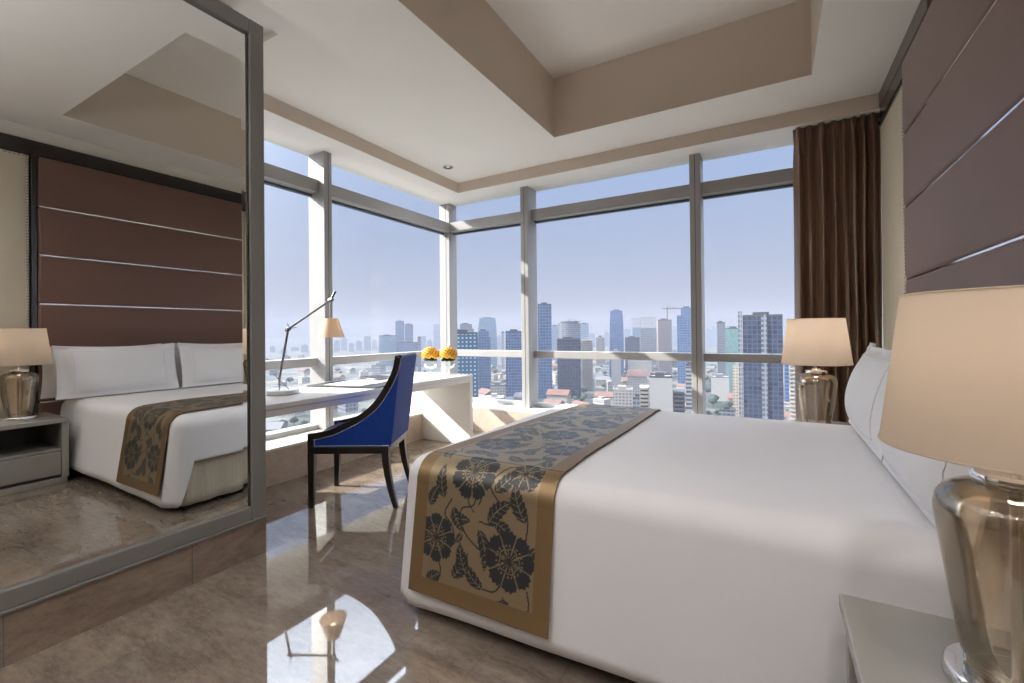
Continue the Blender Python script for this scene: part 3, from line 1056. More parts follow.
# ---- desk lamp
dl = thing('desk_lamp', 'aluminium swing-arm desk lamp with small pale shade on white desk', 'lamp', (-3.2, 2.09, 0.75))
bx, by, bz = -3.2, 2.09, 0.751
MB().lathe([(0, bz), (0.108, bz), (0.112, bz + 0.004), (0.112, bz + 0.026), (0.108, bz + 0.031), (0, bz + 0.031)], bx, by, 56).build('base', M['alu'], dl)
st, el, hd, tip = Vector((bx, by - 0.03, bz + 0.03)), Vector((bx, 2.135, 1.238)), Vector((bx, 2.522, 1.482)), Vector((bx, 2.565, 1.555))
MB().tube([st, st + Vector((0, 0, 0.085))], 0.007, 12).build('post', M['chrome_dark'], dl)
p0 = st + Vector((0, 0, 0.075))
MB().tube([p0, el], 0.0085, 12).build('lower_arm', M['arm'], dl)
MB().tube([p0 + Vector((0.012, -0.055, 0.06)), p0, p0 + Vector((0.012, 0.07, -0.075))], 0.0035, 8).build('spring_lever', M['arm'], dl)
MB().tube([el - (hd - el) * 0.06, hd], 0.0085, 12).build('upper_arm', M['arm'], dl)
MB().tube([el + Vector((0.014, -0.02, 0.045)), el + Vector((0.014, 0.005, 0.004)), el + Vector((0.014, 0.06, 0.012))], 0.003, 8).build('tension_cable', M['arm'], dl)
jb = MB()
for q_ in (el, hd):
    jb.tube([q_ + Vector((-0.018, 0, 0)), q_ + Vector((0.018, 0, 0))], 0.013, 16)
    break
jb.build('elbow_joint', M['arm'], dl)
MB().tube([hd + Vector((-0.018, 0, 0)), hd + Vector((0.018, 0, 0))], 0.015, 16).build('head_joint', M['arm'], dl)
MB().tube([hd, tip], [0.007, 0.011], 12).build('handle', M['dark'], dl)
sy = hd.y
MB().tube([(bx, sy, hd.z), (bx, sy, 1.31)], 0.013, 14).build('lamp_socket', M['chrome_dark'], dl)
sh = MB().lathe([(0.108, 1.168), (0.056, 1.326), (0.054, 1.326), (0.106, 1.168), (0.108, 1.168)], bx, sy, 56).build('lamp_shade', M['shade_small'], dl)
MB().lathe([(0, 1.322), (0.055, 1.322), (0.055, 1.3245), (0, 1.3245)], bx, sy, 40).build('shade_cap', M['shade_small'], sh)
MB().ball((bx, sy, 1.27), 0.022, 2, (1, 1, 1.3)).build('bulb', M['bulb'], dl)
ld = bpy.data.lights.new('desk_bulb', 'POINT')
ld.energy = 0.09
ld.color = (1, 0.78, 0.55)
ld.shadow_soft_size = 0.02
lo = bpy.data.objects.new('desk_bulb', ld)
COL.objects.link(lo)
lo.parent = dl
lo.location = (0, sy - 2.09, 1.235 - 0.75)

# ---- desk things
fo = thing('desk_folder', 'open black leather folder with white sheets on the desk behind chair', 'folder', (-3.17, 2.77, 0.751), 0.23)
b = MB().box(-0.34, 0.34, -0.235, -0.004, 0.0, 0.009, 0.003)
b.build('cover', M['black'], fo, smooth=False, local=True)
MB().box(-0.34, 0.34, 0.004, 0.235, 0.0, 0.009, 0.003).build('cover', M['black'], fo, smooth=False, local=True)
MB().box(-0.34, 0.34, -0.005, 0.005, 0.0, 0.006).build('spine', M['black'], fo, smooth=False, local=True)
MB().box(-0.20, 0.16, -0.185, -0.02, 0.0092, 0.013, 0.001).build('sheet', M['paper'], fo, smooth=False, local=True)
MB().box(-0.20, 0.18, 0.02, 0.180, 0.0092, 0.012, 0.001).build('sheet', M['paper'], fo, smooth=False, local=True)
nb = thing('notebook', 'thin black notebook on the desk near the window', 'notebook', (-3.42, 3.24, 0.751), -0.15)
MB().box(-0.15, 0.15, -0.11, 0.11, 0.0, 0.003, 0.001).build('back_cover', M['black'], nb, smooth=False, local=True)
MB().box(-0.147, 0.145, -0.107, 0.107, 0.0032, 0.012).build('pages', M['paper'], nb, smooth=False, local=True)
MB().box(-0.15, 0.15, -0.11, 0.11, 0.0122, 0.0155, 0.001).build('front_cover', M['black'], nb, smooth=False, local=True)


def goblet(x, y, z, label):
    r = thing('goblet_vase', label, 'vase', (x, y, z), group='flower goblets on the desk')
    prof = [(0.0, 0.001), (0.042, 0.001), (0.043, 0.004), (0.012, 0.010), (0.007, 0.02), (0.007, 0.055), (0.020, 0.060), (0.050, 0.068), (0.070, 0.084),
            (0.079, 0.108), (0.080, 0.130), (0.077, 0.130), (0.076, 0.109), (0.067, 0.087), (0.048, 0.072), (0.015, 0.066), (0.0, 0.065)]
    MB().lathe([(a, z + b_) for a, b_ in prof], x, y, 40).build('glass', M['vase'], r)
    MB().lathe([(0, z + 0.067), (0.014, z + 0.068), (0.047, z + 0.0745), (0.065, z + 0.089), (0.073, z + 0.105), (0, z + 0.105)], x, y, 40).build('water', M['water'], r)
    return r


def bouquet(x, y, z, label):
    r = thing('flower_ball', label, 'flowers', (x, y, z + 0.12), group='yellow flower balls')
    c0 = Vector((x, y, z + 0.215))
    lb = MB()
    for i in range(26):
        a = i * 2.399
        p_ = Vector((0.066 * math.cos(a), 0.066 * math.sin(a), 0.0)) * (0.55 + 0.45 * random.random()) + c0 + Vector((0, 0, -0.055 - 0.012 * random.random()))
        lb.ball(p_, 0.022, 1, (1.0, 1.0, 0.45), 0.25)
    lb.ball(c0 + Vector((0, 0, -0.015)), 0.066, 2, (1, 1, 0.8), 0.05)
    lb.build('leaves', M['green'], r)
    n_ = 70
    first = None
    for i in range(n_):
        t = (i + 0.5) / n_
        zc = 1 - 1.36 * t
        rr_ = math.sqrt(max(0, 1 - zc * zc))
        a = i * 2.39996
        d = Vector((rr_ * math.cos(a), rr_ * math.sin(a), zc * 0.84))
        p_ = c0 + d * 0.080
        if first is None:
            b_ = MB()
            # a small double bloom: two rings of petals round a button
            for ring, (pr, pn, tilt, sc) in enumerate(((0.016, 8, 0.35, 0.0115), (0.009, 6, 0.8, 0.0085))):
                for q_ in range(pn):
                    an = 2 * PI * q_ / pn + ring * 0.4
                    b_.ball((pr * math.cos(an), pr * math.sin(an), 0.004 + ring * 0.006), sc, 1, (1, 1, 0.5))
            first = b_.build('bloom', M['yellow'], r, local=True)
            MB().ball((0, 0, 0.013), 0.0075, 1).build('button', M['button'], first, local=True)
            o = first
        else:
            o = first.copy()
            COL.objects.link(o)
            o.parent = r
            for g_ in [q2 for q2 in bpy.data.objects if q2.parent == first]:
                h_ = g_.copy()
                COL.objects.link(h_)
                h_.parent = o
        o.location = p_ - Vector((x, y, z + 0.12))
        o.rotation_euler = d.to_track_quat('Z', 'Y').to_euler()
        s = random.uniform(0.9, 1.15)
        o.scale = (s, s, s)
    return r


goblet(-3.215, 3.80, 0.7505, 'clear glass goblet on the desk, the one closer to the window')
bouquet(-3.215, 3.80, 0.7505, 'ball of yellow blooms in the goblet closer to the window')
goblet(-3.02, 3.865, 0.7505, 'clear glass goblet nearest the desk corner')
bouquet(-3.02, 3.865, 0.7505, 'ball of yellow blooms in the goblet nearest the desk corner')

# ---- chair (local: x from front to back, y from the near side to the far side)
ch = thing('desk_chair', 'royal blue velvet chair with sweeping ebony arms and nailhead trim at desk', 'chair', (-2.778, 1.987, 0.0), math.radians(29.19))
CWD = 0.49


def leg(x0, y0, x1, y1, ztop, s0, s1):
    b_ = MB()
    rows_ = []
    for i in range(9):
        t = i / 8
        z = ztop * (1 - t)
        x = x0 + (x1 - x0) * t ** 1.7
        y = y0 + (y1 - y0) * t ** 1.7
        s = s0 + (s1 - s0) * t
        rows_.append([(x - s, y - s, z), (x + s, y - s, z), (x + s, y + s, z), (x - s, y + s, z)])
    rows_ = [[tuple(np.mean(rows_[0], 0))] * 4] + rows_ + [[tuple(np.mean(rows_[-1], 0))] * 4]
    b_.grid(rows_, closed_v=True)
    return b_.build('leg', M['wood'], ch, local=True, weld=1e-6, angle=30)


leg(0.024, 0.024, 0.016, 0.024, 0.375, 0.0235, 0.0155)
leg(0.024, CWD - 0.024, 0.016, CWD - 0.024, 0.375, 0.0235, 0.0155)
leg(0.535, 0.026, 0.605, 0.018, 0.375, 0.0235, 0.0155)
leg(0.535, CWD - 0.026, 0.605, CWD - 0.018, 0.375, 0.0235, 0.0155)
ap = MB()
ap.box(0.001, 0.56, 0.002, 0.03, 0.372, 0.420, 0.003).box(0.001, 0.56, CWD - 0.03, CWD - 0.002, 0.372, 0.420, 0.003)
ap.box(0.001, 0.03, 0.028, CWD - 0.028, 0.372, 0.420, 0.003).box(0.53, 0.562, 0.028, CWD - 0.028, 0.376, 0.420, 0.003)
ap.build('apron', M['wood'], ch, local=True, smooth=False)
cur_o = [(0.002, 0.421), (0.002, 0.512), (0.05, 0.516), (0.159, 0.541), (0.239, 0.577), (0.335, 0.625), (0.445, 0.708), (0.531, 0.827), (0.586, 0.935), (0.612, 1.045)]


def smooth_curve(pts, n_=6):
    out = []
    for i in range(len(pts) - 1):
        p0, p1, p2, p3 = pts[max(i - 1, 0)], pts[i], pts[i + 1], pts[min(i + 2, len(pts) - 1)]
        for s in range(n_):
            t = s / n_
            out.append(tuple(0.5 * ((2 * p1[k_]) + (p2[k_] - p0[k_]) * t + (2 * p0[k_] - 5 * p1[k_] + 4 * p2[k_] - p3[k_]) * t * t + (3 * p1[k_] - p0[k_] - 3 * p2[k_] + p3[k_]) * t ** 3) for k_ in (0, 1)))
    out.append(pts[-1])
    return out


oc = [cur_o[0]] + smooth_curve(cur_o[1:])
WF = 0.040
ic = []
for i, p_ in enumerate(oc):
    a, c_ = Vector(oc[max(i - 1, 0)]), Vector(oc[min(i + 1, len(oc) - 1)])
    d = (c_ - a).normalized()
    nrm = Vector((d.y, -d.x))
    ic.append(Vector(p_) + nrm * WF)
ic[0] = Vector((0.042, 0.421))
ic[1] = Vector((0.042, 0.474))
ic[2] = Vector((0.050, 0.476))
ic[-1] = Vector((0.636, 1.030))


def zclamp(p_):
    return p_


for ysd, ydir in ((0.0, 1), (CWD - 0.034, 1)):
    b_ = MB()
    rows_ = []
    for o_, i_ in zip(oc, ic):
        rows_.append([(o_[0], ysd, o_[1]), (i_[0], ysd, i_[1]), (i_[0], ysd + 0.034, i_[1]), (o_[0], ysd + 0.034, o_[1])])
    b_.grid(rows_, closed_v=True)
    b_.bm.faces.new([b_.bm.verts.new(p_) for p_ in rows_[0]])
    b_.bm.faces.new([b_.bm.verts.new(p_) for p_ in rows_[-1]])
    arm = b_.build('arm_frame', M['wood'], ch, local=True, weld=1e-6, angle=35)
# side upholstery, inside the wooden sweep
rear = [(0.575, 0.421), (0.600, 0.62), (0.622, 0.82), (0.650, 1.030)]
for ysd in (0.004, CWD - 0.028):
    poly = [(p_[0], p_[1]) for p_ in ic] + rear[::-1][1:]
    b_ = MB()
    a = [b_.bm.verts.new((p_[0], ysd, p_[1])) for p_ in poly]
    c_ = [b_.bm.verts.new((p_[0], ysd + 0.024, p_[1])) for p_ in poly]
    b_.bm.faces.new(a)
    b_.bm.faces.new(c_[::-1])
    for i in range(len(poly)):
        j = (i + 1) % len(poly)
        b_.bm.faces.new((a[i], a[j], c_[j], c_[i]))
    bmesh.ops.triangulate(b_.bm, faces=[f for f in b_.bm.faces if len(f.verts) > 4])
    b_.build('side_panel', M['blue'], ch, local=True, smooth=False)
# back: outer velvet, top rail, inner padding
rows_ = []
for s, z in rear:
    rows_.append([(s, 0.006 + (CWD - 0.012) * i / 10, z) for i in range(11)])
rows2 = []
for s, z in rear[::-1]:
    rows2.append([(s - 0.05, 0.03 + (CWD - 0.06) * i / 10, z - 0.0) for i in range(11)])
b_ = MB()
b_.grid(rows_)
b_.grid([[(s + 0.001 - 0.030, y, z) for s, y, z in r_] for r_ in rows_])
for e_ in (0, 10):
    b_.grid([[r_[e_], (r_[e_][0] - 0.029, r_[e_][1], r_[e_][2])] for r_ in rows_])
for r_ in (rows_[0], rows_[-1]):
    b_.grid([r_, [(s - 0.029, y, z) for s, y, z in r_]])
b_.build('backrest', M['blue'], ch, local=True, weld=1e-5, angle=30)
b_ = MB()
b_.prism([(0.612, 0.0345, 1.006), (0.6475, 0.0345, 1.031), (0.650, 0.0345, 1.036), (0.646, 0.0345, 1.045), (0.612, 0.0345, 1.045)], (0, CWD - 0.069, 0))
b_.build('top_rail', M['wood'], ch, local=True, smooth=False)
MB().box(0.032, 0.555, 0.036, CWD - 0.036, 0.4205, 0.505, 0.025, 4).build('seat_cushion', M['blue'], ch, local=True)
b_ = MB()
pad = [(0.50, 0.506), (0.535, 0.70), (0.572, 0.86), (0.600, 1.005)]
rows_ = []
for i, (s, z) in enumerate(pad):
    rows_.append([(s - 0.02 * math.sin(PI * q_ / 10) * (1 if 0 < i < 3 else 0.3), 0.036 + (CWD - 0.072) * q_ / 10, z) for q_ in range(11)])
b_.grid(rows_)
b_.grid([[(rear[i][0] - 0.033, y, z) for s, y, z in r_] for i, r_ in enumerate(rows_)])
for e_ in (0, 10):
    b_.grid([[r_[e_], (rear[i][0] - 0.033, r_[e_][1], r_[e_][2])] for i, r_ in enumerate(rows_)])
for i in (0, 3):
    b_.grid([rows_[i], [(rear[i][0] - 0.033, y, z) for s, y, z in rows_[i]]])
b_.build('back_padding', M['blue'], ch, local=True, weld=1e-5)
for ysd in (-0.0005, CWD + 0.0005):
    b_ = MB()
    line = []
    for i in range(2, len(ic)):
        line.append(Vector((ic[i][0] + 0.002, ysd + (0.005 if ysd < 0.1 else -0.005), ic[i][1] - 0.004)))
    line = [Vector((0.56, line[0].y, 0.427)), Vector((0.049, line[0].y, 0.427)), Vector((0.049, line[0].y, 0.468))] + line
    acc = 0
    for a, c_ in zip(line[:-1], line[1:]):
        L = (c_ - a).length
        d0 = 0.0
        while acc < L:
            p_ = a.lerp(c_, acc / max(L, 1e-6))
            b_.ball(p_, 0.0042, 1, (1, 0.6, 1))
            acc += 0.0125
        acc -= L
    b_.tube(line, 0.001, 5)
    b_.build('nailhead_trim', M['stud'], ch, local=True)
b_ = MB()
for i in range(38):
    b_.ball((0.5755, 0.012 + (CWD - 0.024) * i / 37, 0.428), 0.0042, 1, (0.6, 1, 1))
b_.tube([(0.5755, 0.012, 0.428), (0.5755, CWD - 0.012, 0.428)], 0.001, 5)
b_.build('nailhead_trim', M['stud'], ch, local=True)


# ---- ceiling downlights
def downlight(x, y, z, label, power, group='recessed ceiling downlights'):
    r = thing('ceiling_downlight', label, 'downlight', (x, y, z), group=group)
    MB().lathe([(0.046, z - 0.001), (0.058, z - 0.001), (0.060, z - 0.004), (0.056, z - 0.007), (0.046, z - 0.007), (0.044, z - 0.003), (0.046, z - 0.001)], x, y, 32).build('trim_ring', M['chrome_dark'], r)
    MB().lathe([(0.046, z - 0.006), (0.0445, z - 0.0055), (0.028, z - 0.0015), (0.024, z - 0.0012), (0.024, z - 0.0004), (0.046, z - 0.0004), (0.046, z - 0.006)], x, y, 32).build('baffle', M['dark'], r)
    MB().lathe([(0, z - 0.002), (0.022, z - 0.002), (0.024, z - 0.0008), (0, z - 0.0008)], x, y, 24).build('lens', M['lens'], r)
    if power:
        ld_ = bpy.data.lights.new('downlight_beam', 'SPOT')
        ld_.energy = power
        ld_.color = (0.97, 0.98, 1.0)
        ld_.spot_size = math.radians(140)
        ld_.spot_blend = 1.0
        ld_.shadow_soft_size = 0.06
        lo_ = bpy.data.objects.new('downlight_beam', ld_)
        COL.objects.link(lo_)
        lo_.parent = r
        lo_.location = (0, 0, -0.012)
    return r


downlight(-3.13, 4.03, ZC, 'round recessed downlight in the ceiling near the window corner', 40)
FILL_PW = 40  # remaining downlights are out of view, added to lift the room's brightness
for i, (x, y) in enumerate(((-1.9, 0.6), (-0.8, 0.6), (0.35, 0.3), (-1.9, -0.6), (-0.8, -0.6), (0.35, -0.8), (-1.9, -1.8), (-0.6, -1.9))):
    downlight(x, y, ZC, 'unseen recessed downlight added in the ceiling overhead as fill light', FILL_PW)


# ---- unseen uplighters added behind the camera to brighten the room


def fill_torchiere(x, y, label, power):
    r = thing('fill_floor_lamp', label, 'lamp', (x, y, 0), group='added fill uplighters')
    MB().lathe([(0, 0.001), (0.14, 0.001), (0.142, 0.006), (0.13, 0.02), (0.02, 0.03), (0, 0.03)], x, y, 40).build('base', M['chrome_dark'], r)
    MB().tube([(x, y, 0.03), (x, y, 1.70)], 0.012, 14).build('pole', M['chrome_dark'], r)
    MB().lathe([(0.0, 1.70), (0.03, 1.70), (0.12, 1.74), (0.17, 1.80), (0.168, 1.80), (0.118, 1.745), (0.0, 1.71)], x, y, 40).build('bowl', M['chrome_dark'], r)
    MB().ball((x, y, 1.75), 0.03, 2).build('bulb', M['bulb'], r)
    ld_ = bpy.data.lights.new('fill_uplight', 'SPOT')
    ld_.energy = power
    ld_.color = (0.95, 0.97, 1.0)
    ld_.spot_size = math.radians(165)
    ld_.spot_blend = 1.0
    ld_.shadow_soft_size = 0.08
    lo_ = bpy.data.objects.new('fill_uplight', ld_)
    COL.objects.link(lo_)
    lo_.parent = r
    lo_.location = (0, 0, 1.80)
    lo_.rotation_euler = (PI, 0, 0)


for x, y in ((-2.2, -0.9), (-1.3, -1.3), (-0.5, -1.7)):
    fill_torchiere(x, y, 'unseen uplighter floor lamp added behind the viewpoint as fill light', 150)

# ------------------------------------------------------------------ the city
GZ = CAM_H - 92.0
city = NT('city_ground')
tc = city.n('TexCoord')
n1 = city.n('TexNoise', i_Scale=0.012, i_Detail=8.0, i_Roughness=0.7)
city.l(tc.outputs['Object'], n1.inputs['Vector'])
vo_ = city.n('TexVoronoi', i_Scale=0.03)
city.l(tc.outputs['Object'], vo_.inputs['Vector'])
mr_ = city.n('MapRange', i_From_Min=0.42, i_From_Max=0.58)
city.l(n1.outputs[0], mr_.inputs[0])
base_c = city.mix(vo_.outputs['Color'], C(96, 94, 90), C(130, 126, 120))
sepc = city.n('SeparateColor')
city.l(vo_.outputs['Color'], sepc.inputs[0])
base_c = city.mix(sepc.outputs[0], C(66, 66, 67), C(112, 108, 102))
gc = city.mix(mr_.outputs[0], C(34, 46, 38), base_c)
pb = city.n('BsdfPrincipled', i_Roughness=0.9)
city.l(gc, pb.inputs['Base Color'])
city.l(pb.outputs[0], city.out.inputs[0])
M['ground'] = city.m
gr = MB()
gr.grid([[(-9000 + 12000 * i / 24, 60 + 9000 * j / 18, GZ) for j in range(19)] for i in range(25)])
gr.grid([[(-9000 + 8950 * i / 16, -6000 + 6060 * j / 12, GZ) for j in range(13)] for i in range(17)])
struct(gr.build('ground', M['ground'], weld=1e-3, smooth=False))
rd = MB()
M['asphalt'] = principled('asphalt_road', C(88, 90, 94), 0.9, var=0.15, vscale=0.05)


def far_pt(x, D, z=GZ):
    d = sight(x, 336)
    d = Vector((d.x, d.y, 0)).normalized()
    return Vector((d.x * D, d.y * D, z))


def road(name, pts, w):
    P = [Vector(p_) for p_ in pts]
    rows_ = []
    for i, p_ in enumerate(P):
        d = (P[min(i + 1, len(P) - 1)] - P[max(i - 1, 0)]).normalized()
        s_ = Vector((-d.y, d.x, 0)) * w / 2
        rows_.append([p_ + s_ + Vector((0, 0, 0.4)), p_ - s_ + Vector((0, 0, 0.4))])
    return struct(MB().grid(rows_).build(name, M['asphalt'], smooth=False))


road('road', [far_pt(485, 560), far_pt(540, 700), far_pt(590, 780), far_pt(604, 1000), far_pt(607, 1500)], 26)
road('road', [far_pt(300, 700), far_pt(360, 820), far_pt(420, 1000), far_pt(492, 1250), far_pt(540, 1700)], 24)
road('road', [far_pt(700, 640), far_pt(720, 800), far_pt(735, 1200), far_pt(738, 2000)], 22)

def DK(*rgb):
    return tuple(c_ * 0.58 for c_ in C(*rgb))


FM = {
    'blue': facade('blue_glass_tower', C(104, 128, 162), C(36, 70, 118), 4.2, 4.0, 0.28, 0.2, 0.25, 0.5),
    'teal': facade('teal_glass_tower', C(136, 162, 176), C(84, 124, 150), 3.6, 3.0, 0.25, 0.15, 0.3, 0.35),
    'dots': facade('dotted_blue_tower', C(66, 96, 126), C(150, 186, 204), 3.8, 3.8, 0.55, 0.5, 0.3, 0.4),
    'navy': facade('navy_glass_tower', C(52, 68, 98), C(16, 28, 54), 3.8, 3.6, 0.22, 0.2, 0.2, 0.6),
    'grey': facade('grey_office', C(148, 152, 160), C(56, 66, 84), 4.0, 4.2, 0.42, 0.25, 0.4, 0.4),
    'white': facade('white_apartments', C(200, 192, 182), C(104, 108, 116), 3.2, 3.4, 0.5, 0.35, 0.5, 0.5),
    'cream': facade('cream_apartments', C(214, 198, 176), C(120, 112, 106), 3.1, 2.8, 0.5, 0.4, 0.5, 0.4),
    'pink': facade('rose_grid_tower', C(176, 158, 154), C(92, 88, 98), 3.4, 3.2, 0.35, 0.35, 0.5, 0.4),
    'green': facade('green_glass_tower', C(120, 152, 148), C(82, 122, 122), 3.5, 2.6, 0.25, 0.15, 0.3, 0.35),
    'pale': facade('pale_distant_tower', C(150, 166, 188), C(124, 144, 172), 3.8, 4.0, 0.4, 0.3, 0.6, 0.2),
    'bands': facade('banded_grey_block', C(176, 178, 182), C(56, 62, 74), 4.0, 50.0, 0.5, 0.02, 0.4, 0.1),
    'blank': principled('blank_pale_wall', DK(190, 186, 182), 0.8, var=0.08, vscale=0.05),
    'plaster': principled('light_plaster', DK(186, 180, 172), 0.85, var=0.15, vscale=0.05),
    'tin': principled('grey_tin_roof', DK(128, 128, 130), 0.7, var=0.2, vscale=0.08),
    'redroof': principled('red_tile_roof', DK(138, 98, 84), 0.8, var=0.2, vscale=0.1),
    'darkroof': principled('dark_roof', DK(66, 68, 74), 0.8, var=0.2, vscale=0.08),
    'crane': principled('crane_steel', DK(120, 104, 90), 0.7, var=0.1),
    'leaf': principled('city_tree_leaves', DK(58, 74, 60), 0.9, var=0.35, vscale=0.25),
    'trunk': principled('city_tree_trunk', DK(84, 72, 60), 0.9, var=0.2, vscale=0.5),
}
PXW = {}


def tower(name, label, x0, x1, ytop, D, mat, roof='darkroof', depth=None, yaw=0.0, style='slab', base=None, cat='building', group=None, mat2=None):
    """a building whose near face spans the bearing from x0 to x1 and rises to the height angle of ytop, at distance D"""
    xm = (x0 + x1) / 2
    d = sight(xm, 336)
    hd_ = math.hypot(d.x, d.y)
    dirv = Vector((d.x / hd_, d.y / hd_, 0))
    a0, a1 = sight(x0, 336), sight(x1, 336)
    ang = math.atan2(a0.y, a0.x) - math.atan2(a1.y, a1.x)
    w = 2 * D * math.tan(ang / 2)
    t = sight(xm, ytop)
    zt_ = CAM_H + D * t.z / math.hypot(t.x, t.y)
    H = zt_ - GZ
    dep = depth or w * 0.8
    zb = 0.0
    f = math.atan2(dirv.y, dirv.x) - PI / 2
    if yaw:
        w = w / (math.cos(yaw) + 0.8 * abs(math.sin(yaw)))
        dep = depth or w * 0.8
    c0 = dirv * (D + dep / 2)
    r = thing(name, label, cat, (c0.x, c0.y, GZ), f + yaw, group)
    mt = FM[mat]
    hw, hp = w / 2, dep / 2
    if style == 'slab':
        MB().box(-hw, hw, -hp, hp, 0, H).build('tower', mt, r, smooth=False, local=True)
        p_ = MB()
        for a in ((-hw, hw, -hp, -hp + 0.6), (-hw, hw, hp - 0.6, hp), (-hw, -hw + 0.6, -hp, hp), (hw - 0.6, hw, -hp, hp)):
            p_.box(*a, H, H + 1.6)
        p_.build('parapet', FM[roof], r, smooth=False, local=True)
        MB().box(-hw * 0.5, hw * 0.35, -hp * 0.5, hp * 0.5, H, H + 4.0).build('roof_plant', FM[roof], r, smooth=False, local=True)
    elif style == 'setback':
        MB().box(-hw, hw, -hp, hp, 0, H * 0.9).build('tower', mt, r, smooth=False, local=True)
        MB().box(-hw * 0.55, hw * 0.8, -hp * 0.8, hp * 0.8, H * 0.9, H).build('upper_tower', mt, r, smooth=False, local=True)
        MB().box(-hw * 0.3, hw * 0.4, -hp * 0.4, hp * 0.4, H, H + 2.5).build('roof_plant', FM[roof], r, smooth=False, local=True)
    elif style == 'taper':
        b_ = MB()
        k_ = 0.84
        rows_ = []
        for s, z in ((1, 0), (1, H * 0.55), (0.95, H * 0.8), (k_, H)):
            rows_.append([(-hw * s, -hp * s, z), (hw * s, -hp * s, z), (hw * s, hp * s, z), (-hw * s, hp * s, z)])
        rows_.append([(0, 0, H)] * 4)
        b_.grid(rows_, closed_v=True)
        b_.build('tower', mt, r, smooth=False, local=True)
        MB().box(-hw * 0.45, hw * 0.45, -hp * 0.45, hp * 0.45, H, H + 2.2).build('roof_plant', FM[roof], r, smooth=False, local=True)
    elif style == 'round':
        b_ = MB()
        n_ = 20
        prof_ = [(-hw + 2 * hw * i / n_, -hp - hp * 0.5 * math.sin(PI * i / n_)) for i in range(n_ + 1)] + [(hw, hp), (-hw, hp)]
        b_.prism([(a, c_, 0) for a, c_ in prof_], (0, 0, H))
        b_.build('tower', mt, r, smooth=False, local=True)
        b_ = MB()
        b_.prism([(a * 0.8, c_ * 0.8, H) for a, c_ in prof_], (0, 0, 3.0))
        b_.build('roof_plant', FM[roof], r, smooth=False, local=True)
    elif style == 'balcony':
        MB().box(-hw, hw, -hp, hp, 0, H).build('tower', mt, r, smooth=False, local=True)
        b_ = MB()
        z = 4.0
        b_.box(-hw * 0.12, hw * 0.12, -hp - 1.2, -hp, 0, H)
        while z < H:
            b_.box(-hw - 0.6, hw + 0.6, -hp - 1.8, -hp + 0.2, z, z + 1.1)
            z += 3.3
        b_.build('balconies', FM[mat2 or 'plaster'], r, smooth=False, local=True)
        MB().box(-hw * 0.4, hw * 0.4, -hp * 0.4, hp * 0.4, H, H + 3.5).build('roof_plant', FM[roof], r, smooth=False, local=True)
    elif style == 'deck':
        b_ = MB()
        MB().box(-hw * 0.92, hw * 0.92, -hp * 0.85, hp * 0.92, 0, H - 1.0).build('core', FM['darkroof'], r, smooth=False, local=True)
        z = 2.0
        while z < H:
            b_.box(-hw, hw, -hp, hp, z, z + 1.7)
            z += 3.6
        b_.box(-hw, -hw + 0.8, -hp, -hp + 0.8, 0, H).box(hw - 0.8, hw, -hp, -hp + 0.8, 0, H)
        b_.build('deck_slabs', FM[mat2 or 'plaster'], r, smooth=False, local=True)
    elif style == 'gable':
        MB().box(-hw, hw, -hp, hp, 0, H * 0.8).build('walls', mt, r, smooth=False, local=True)
        b_ = MB()
        e_ = 1.0
        b_.prism([(-hw - e_, -hp - e_, H * 0.8), (-hw - e_, hp + e_, H * 0.8), (-hw - e_, 0, H)], (2 * hw + 2 * e_, 0, 0))
        b_.build('roof', FM[roof], r, smooth=False, local=True)
    elif style == 'frame':
        # a building under construction: open floor plates on columns
        MB().box(-hw, hw, -hp, hp, 0, H * 0.82).build('tower', mt, r, smooth=False, local=True)
        b_ = MB()
        z = H * 0.82
        while z < H:
            b_.box(-hw, hw, -hp, hp, z + 2.6, z + 3.3)
            z += 3.3
        for i in range(5):
            x = -hw + 0.5 + (w - 1.0) * i / 4
            b_.box(x - 0.5, x + 0.5, -hp, -hp + 1, H * 0.82, H + 3)
        b_.build('open_floors', FM['plaster'], r, smooth=False, local=True)
    PXW[r.name] = (c0.x, c0.y, math.hypot(hw, hp) + 3)
    return r


T = tower
# through the window next to the corner
T('office_tower', 'blue tower dotted with pale windows filling the pane beside the window corner', 446, 478, 334, 430, 'dots', depth=30)
T('office_tower', 'small dark-topped grey tower peeking over the dotted blue tower', 456, 474, 324, 1050, 'grey', style='setback')
T('office_tower', 'pale teal glass tower with slanting shoulders behind the dotted tower', 478, 497, 318, 1200, 'teal', style='taper')
T('office_tower', 'deep blue tower standing just before the pale teal tower', 475, 490.5, 331, 700, 'blue', style='setback')
T('apartment_tower', 'slim white tower in the gap before the second mullion', 501.3, 504.5, 333, 1000, 'white')
T('office_tower', 'blue glass tower just beside the back window mullion, over a low white block', 505.5, 523, 332, 640, 'blue', style='slab', depth=30)
T('low_block', 'long low white block at the foot of the blue tower by the mullion', 490, 504.6, 386, 560, 'white', depth=24, roof='tin')
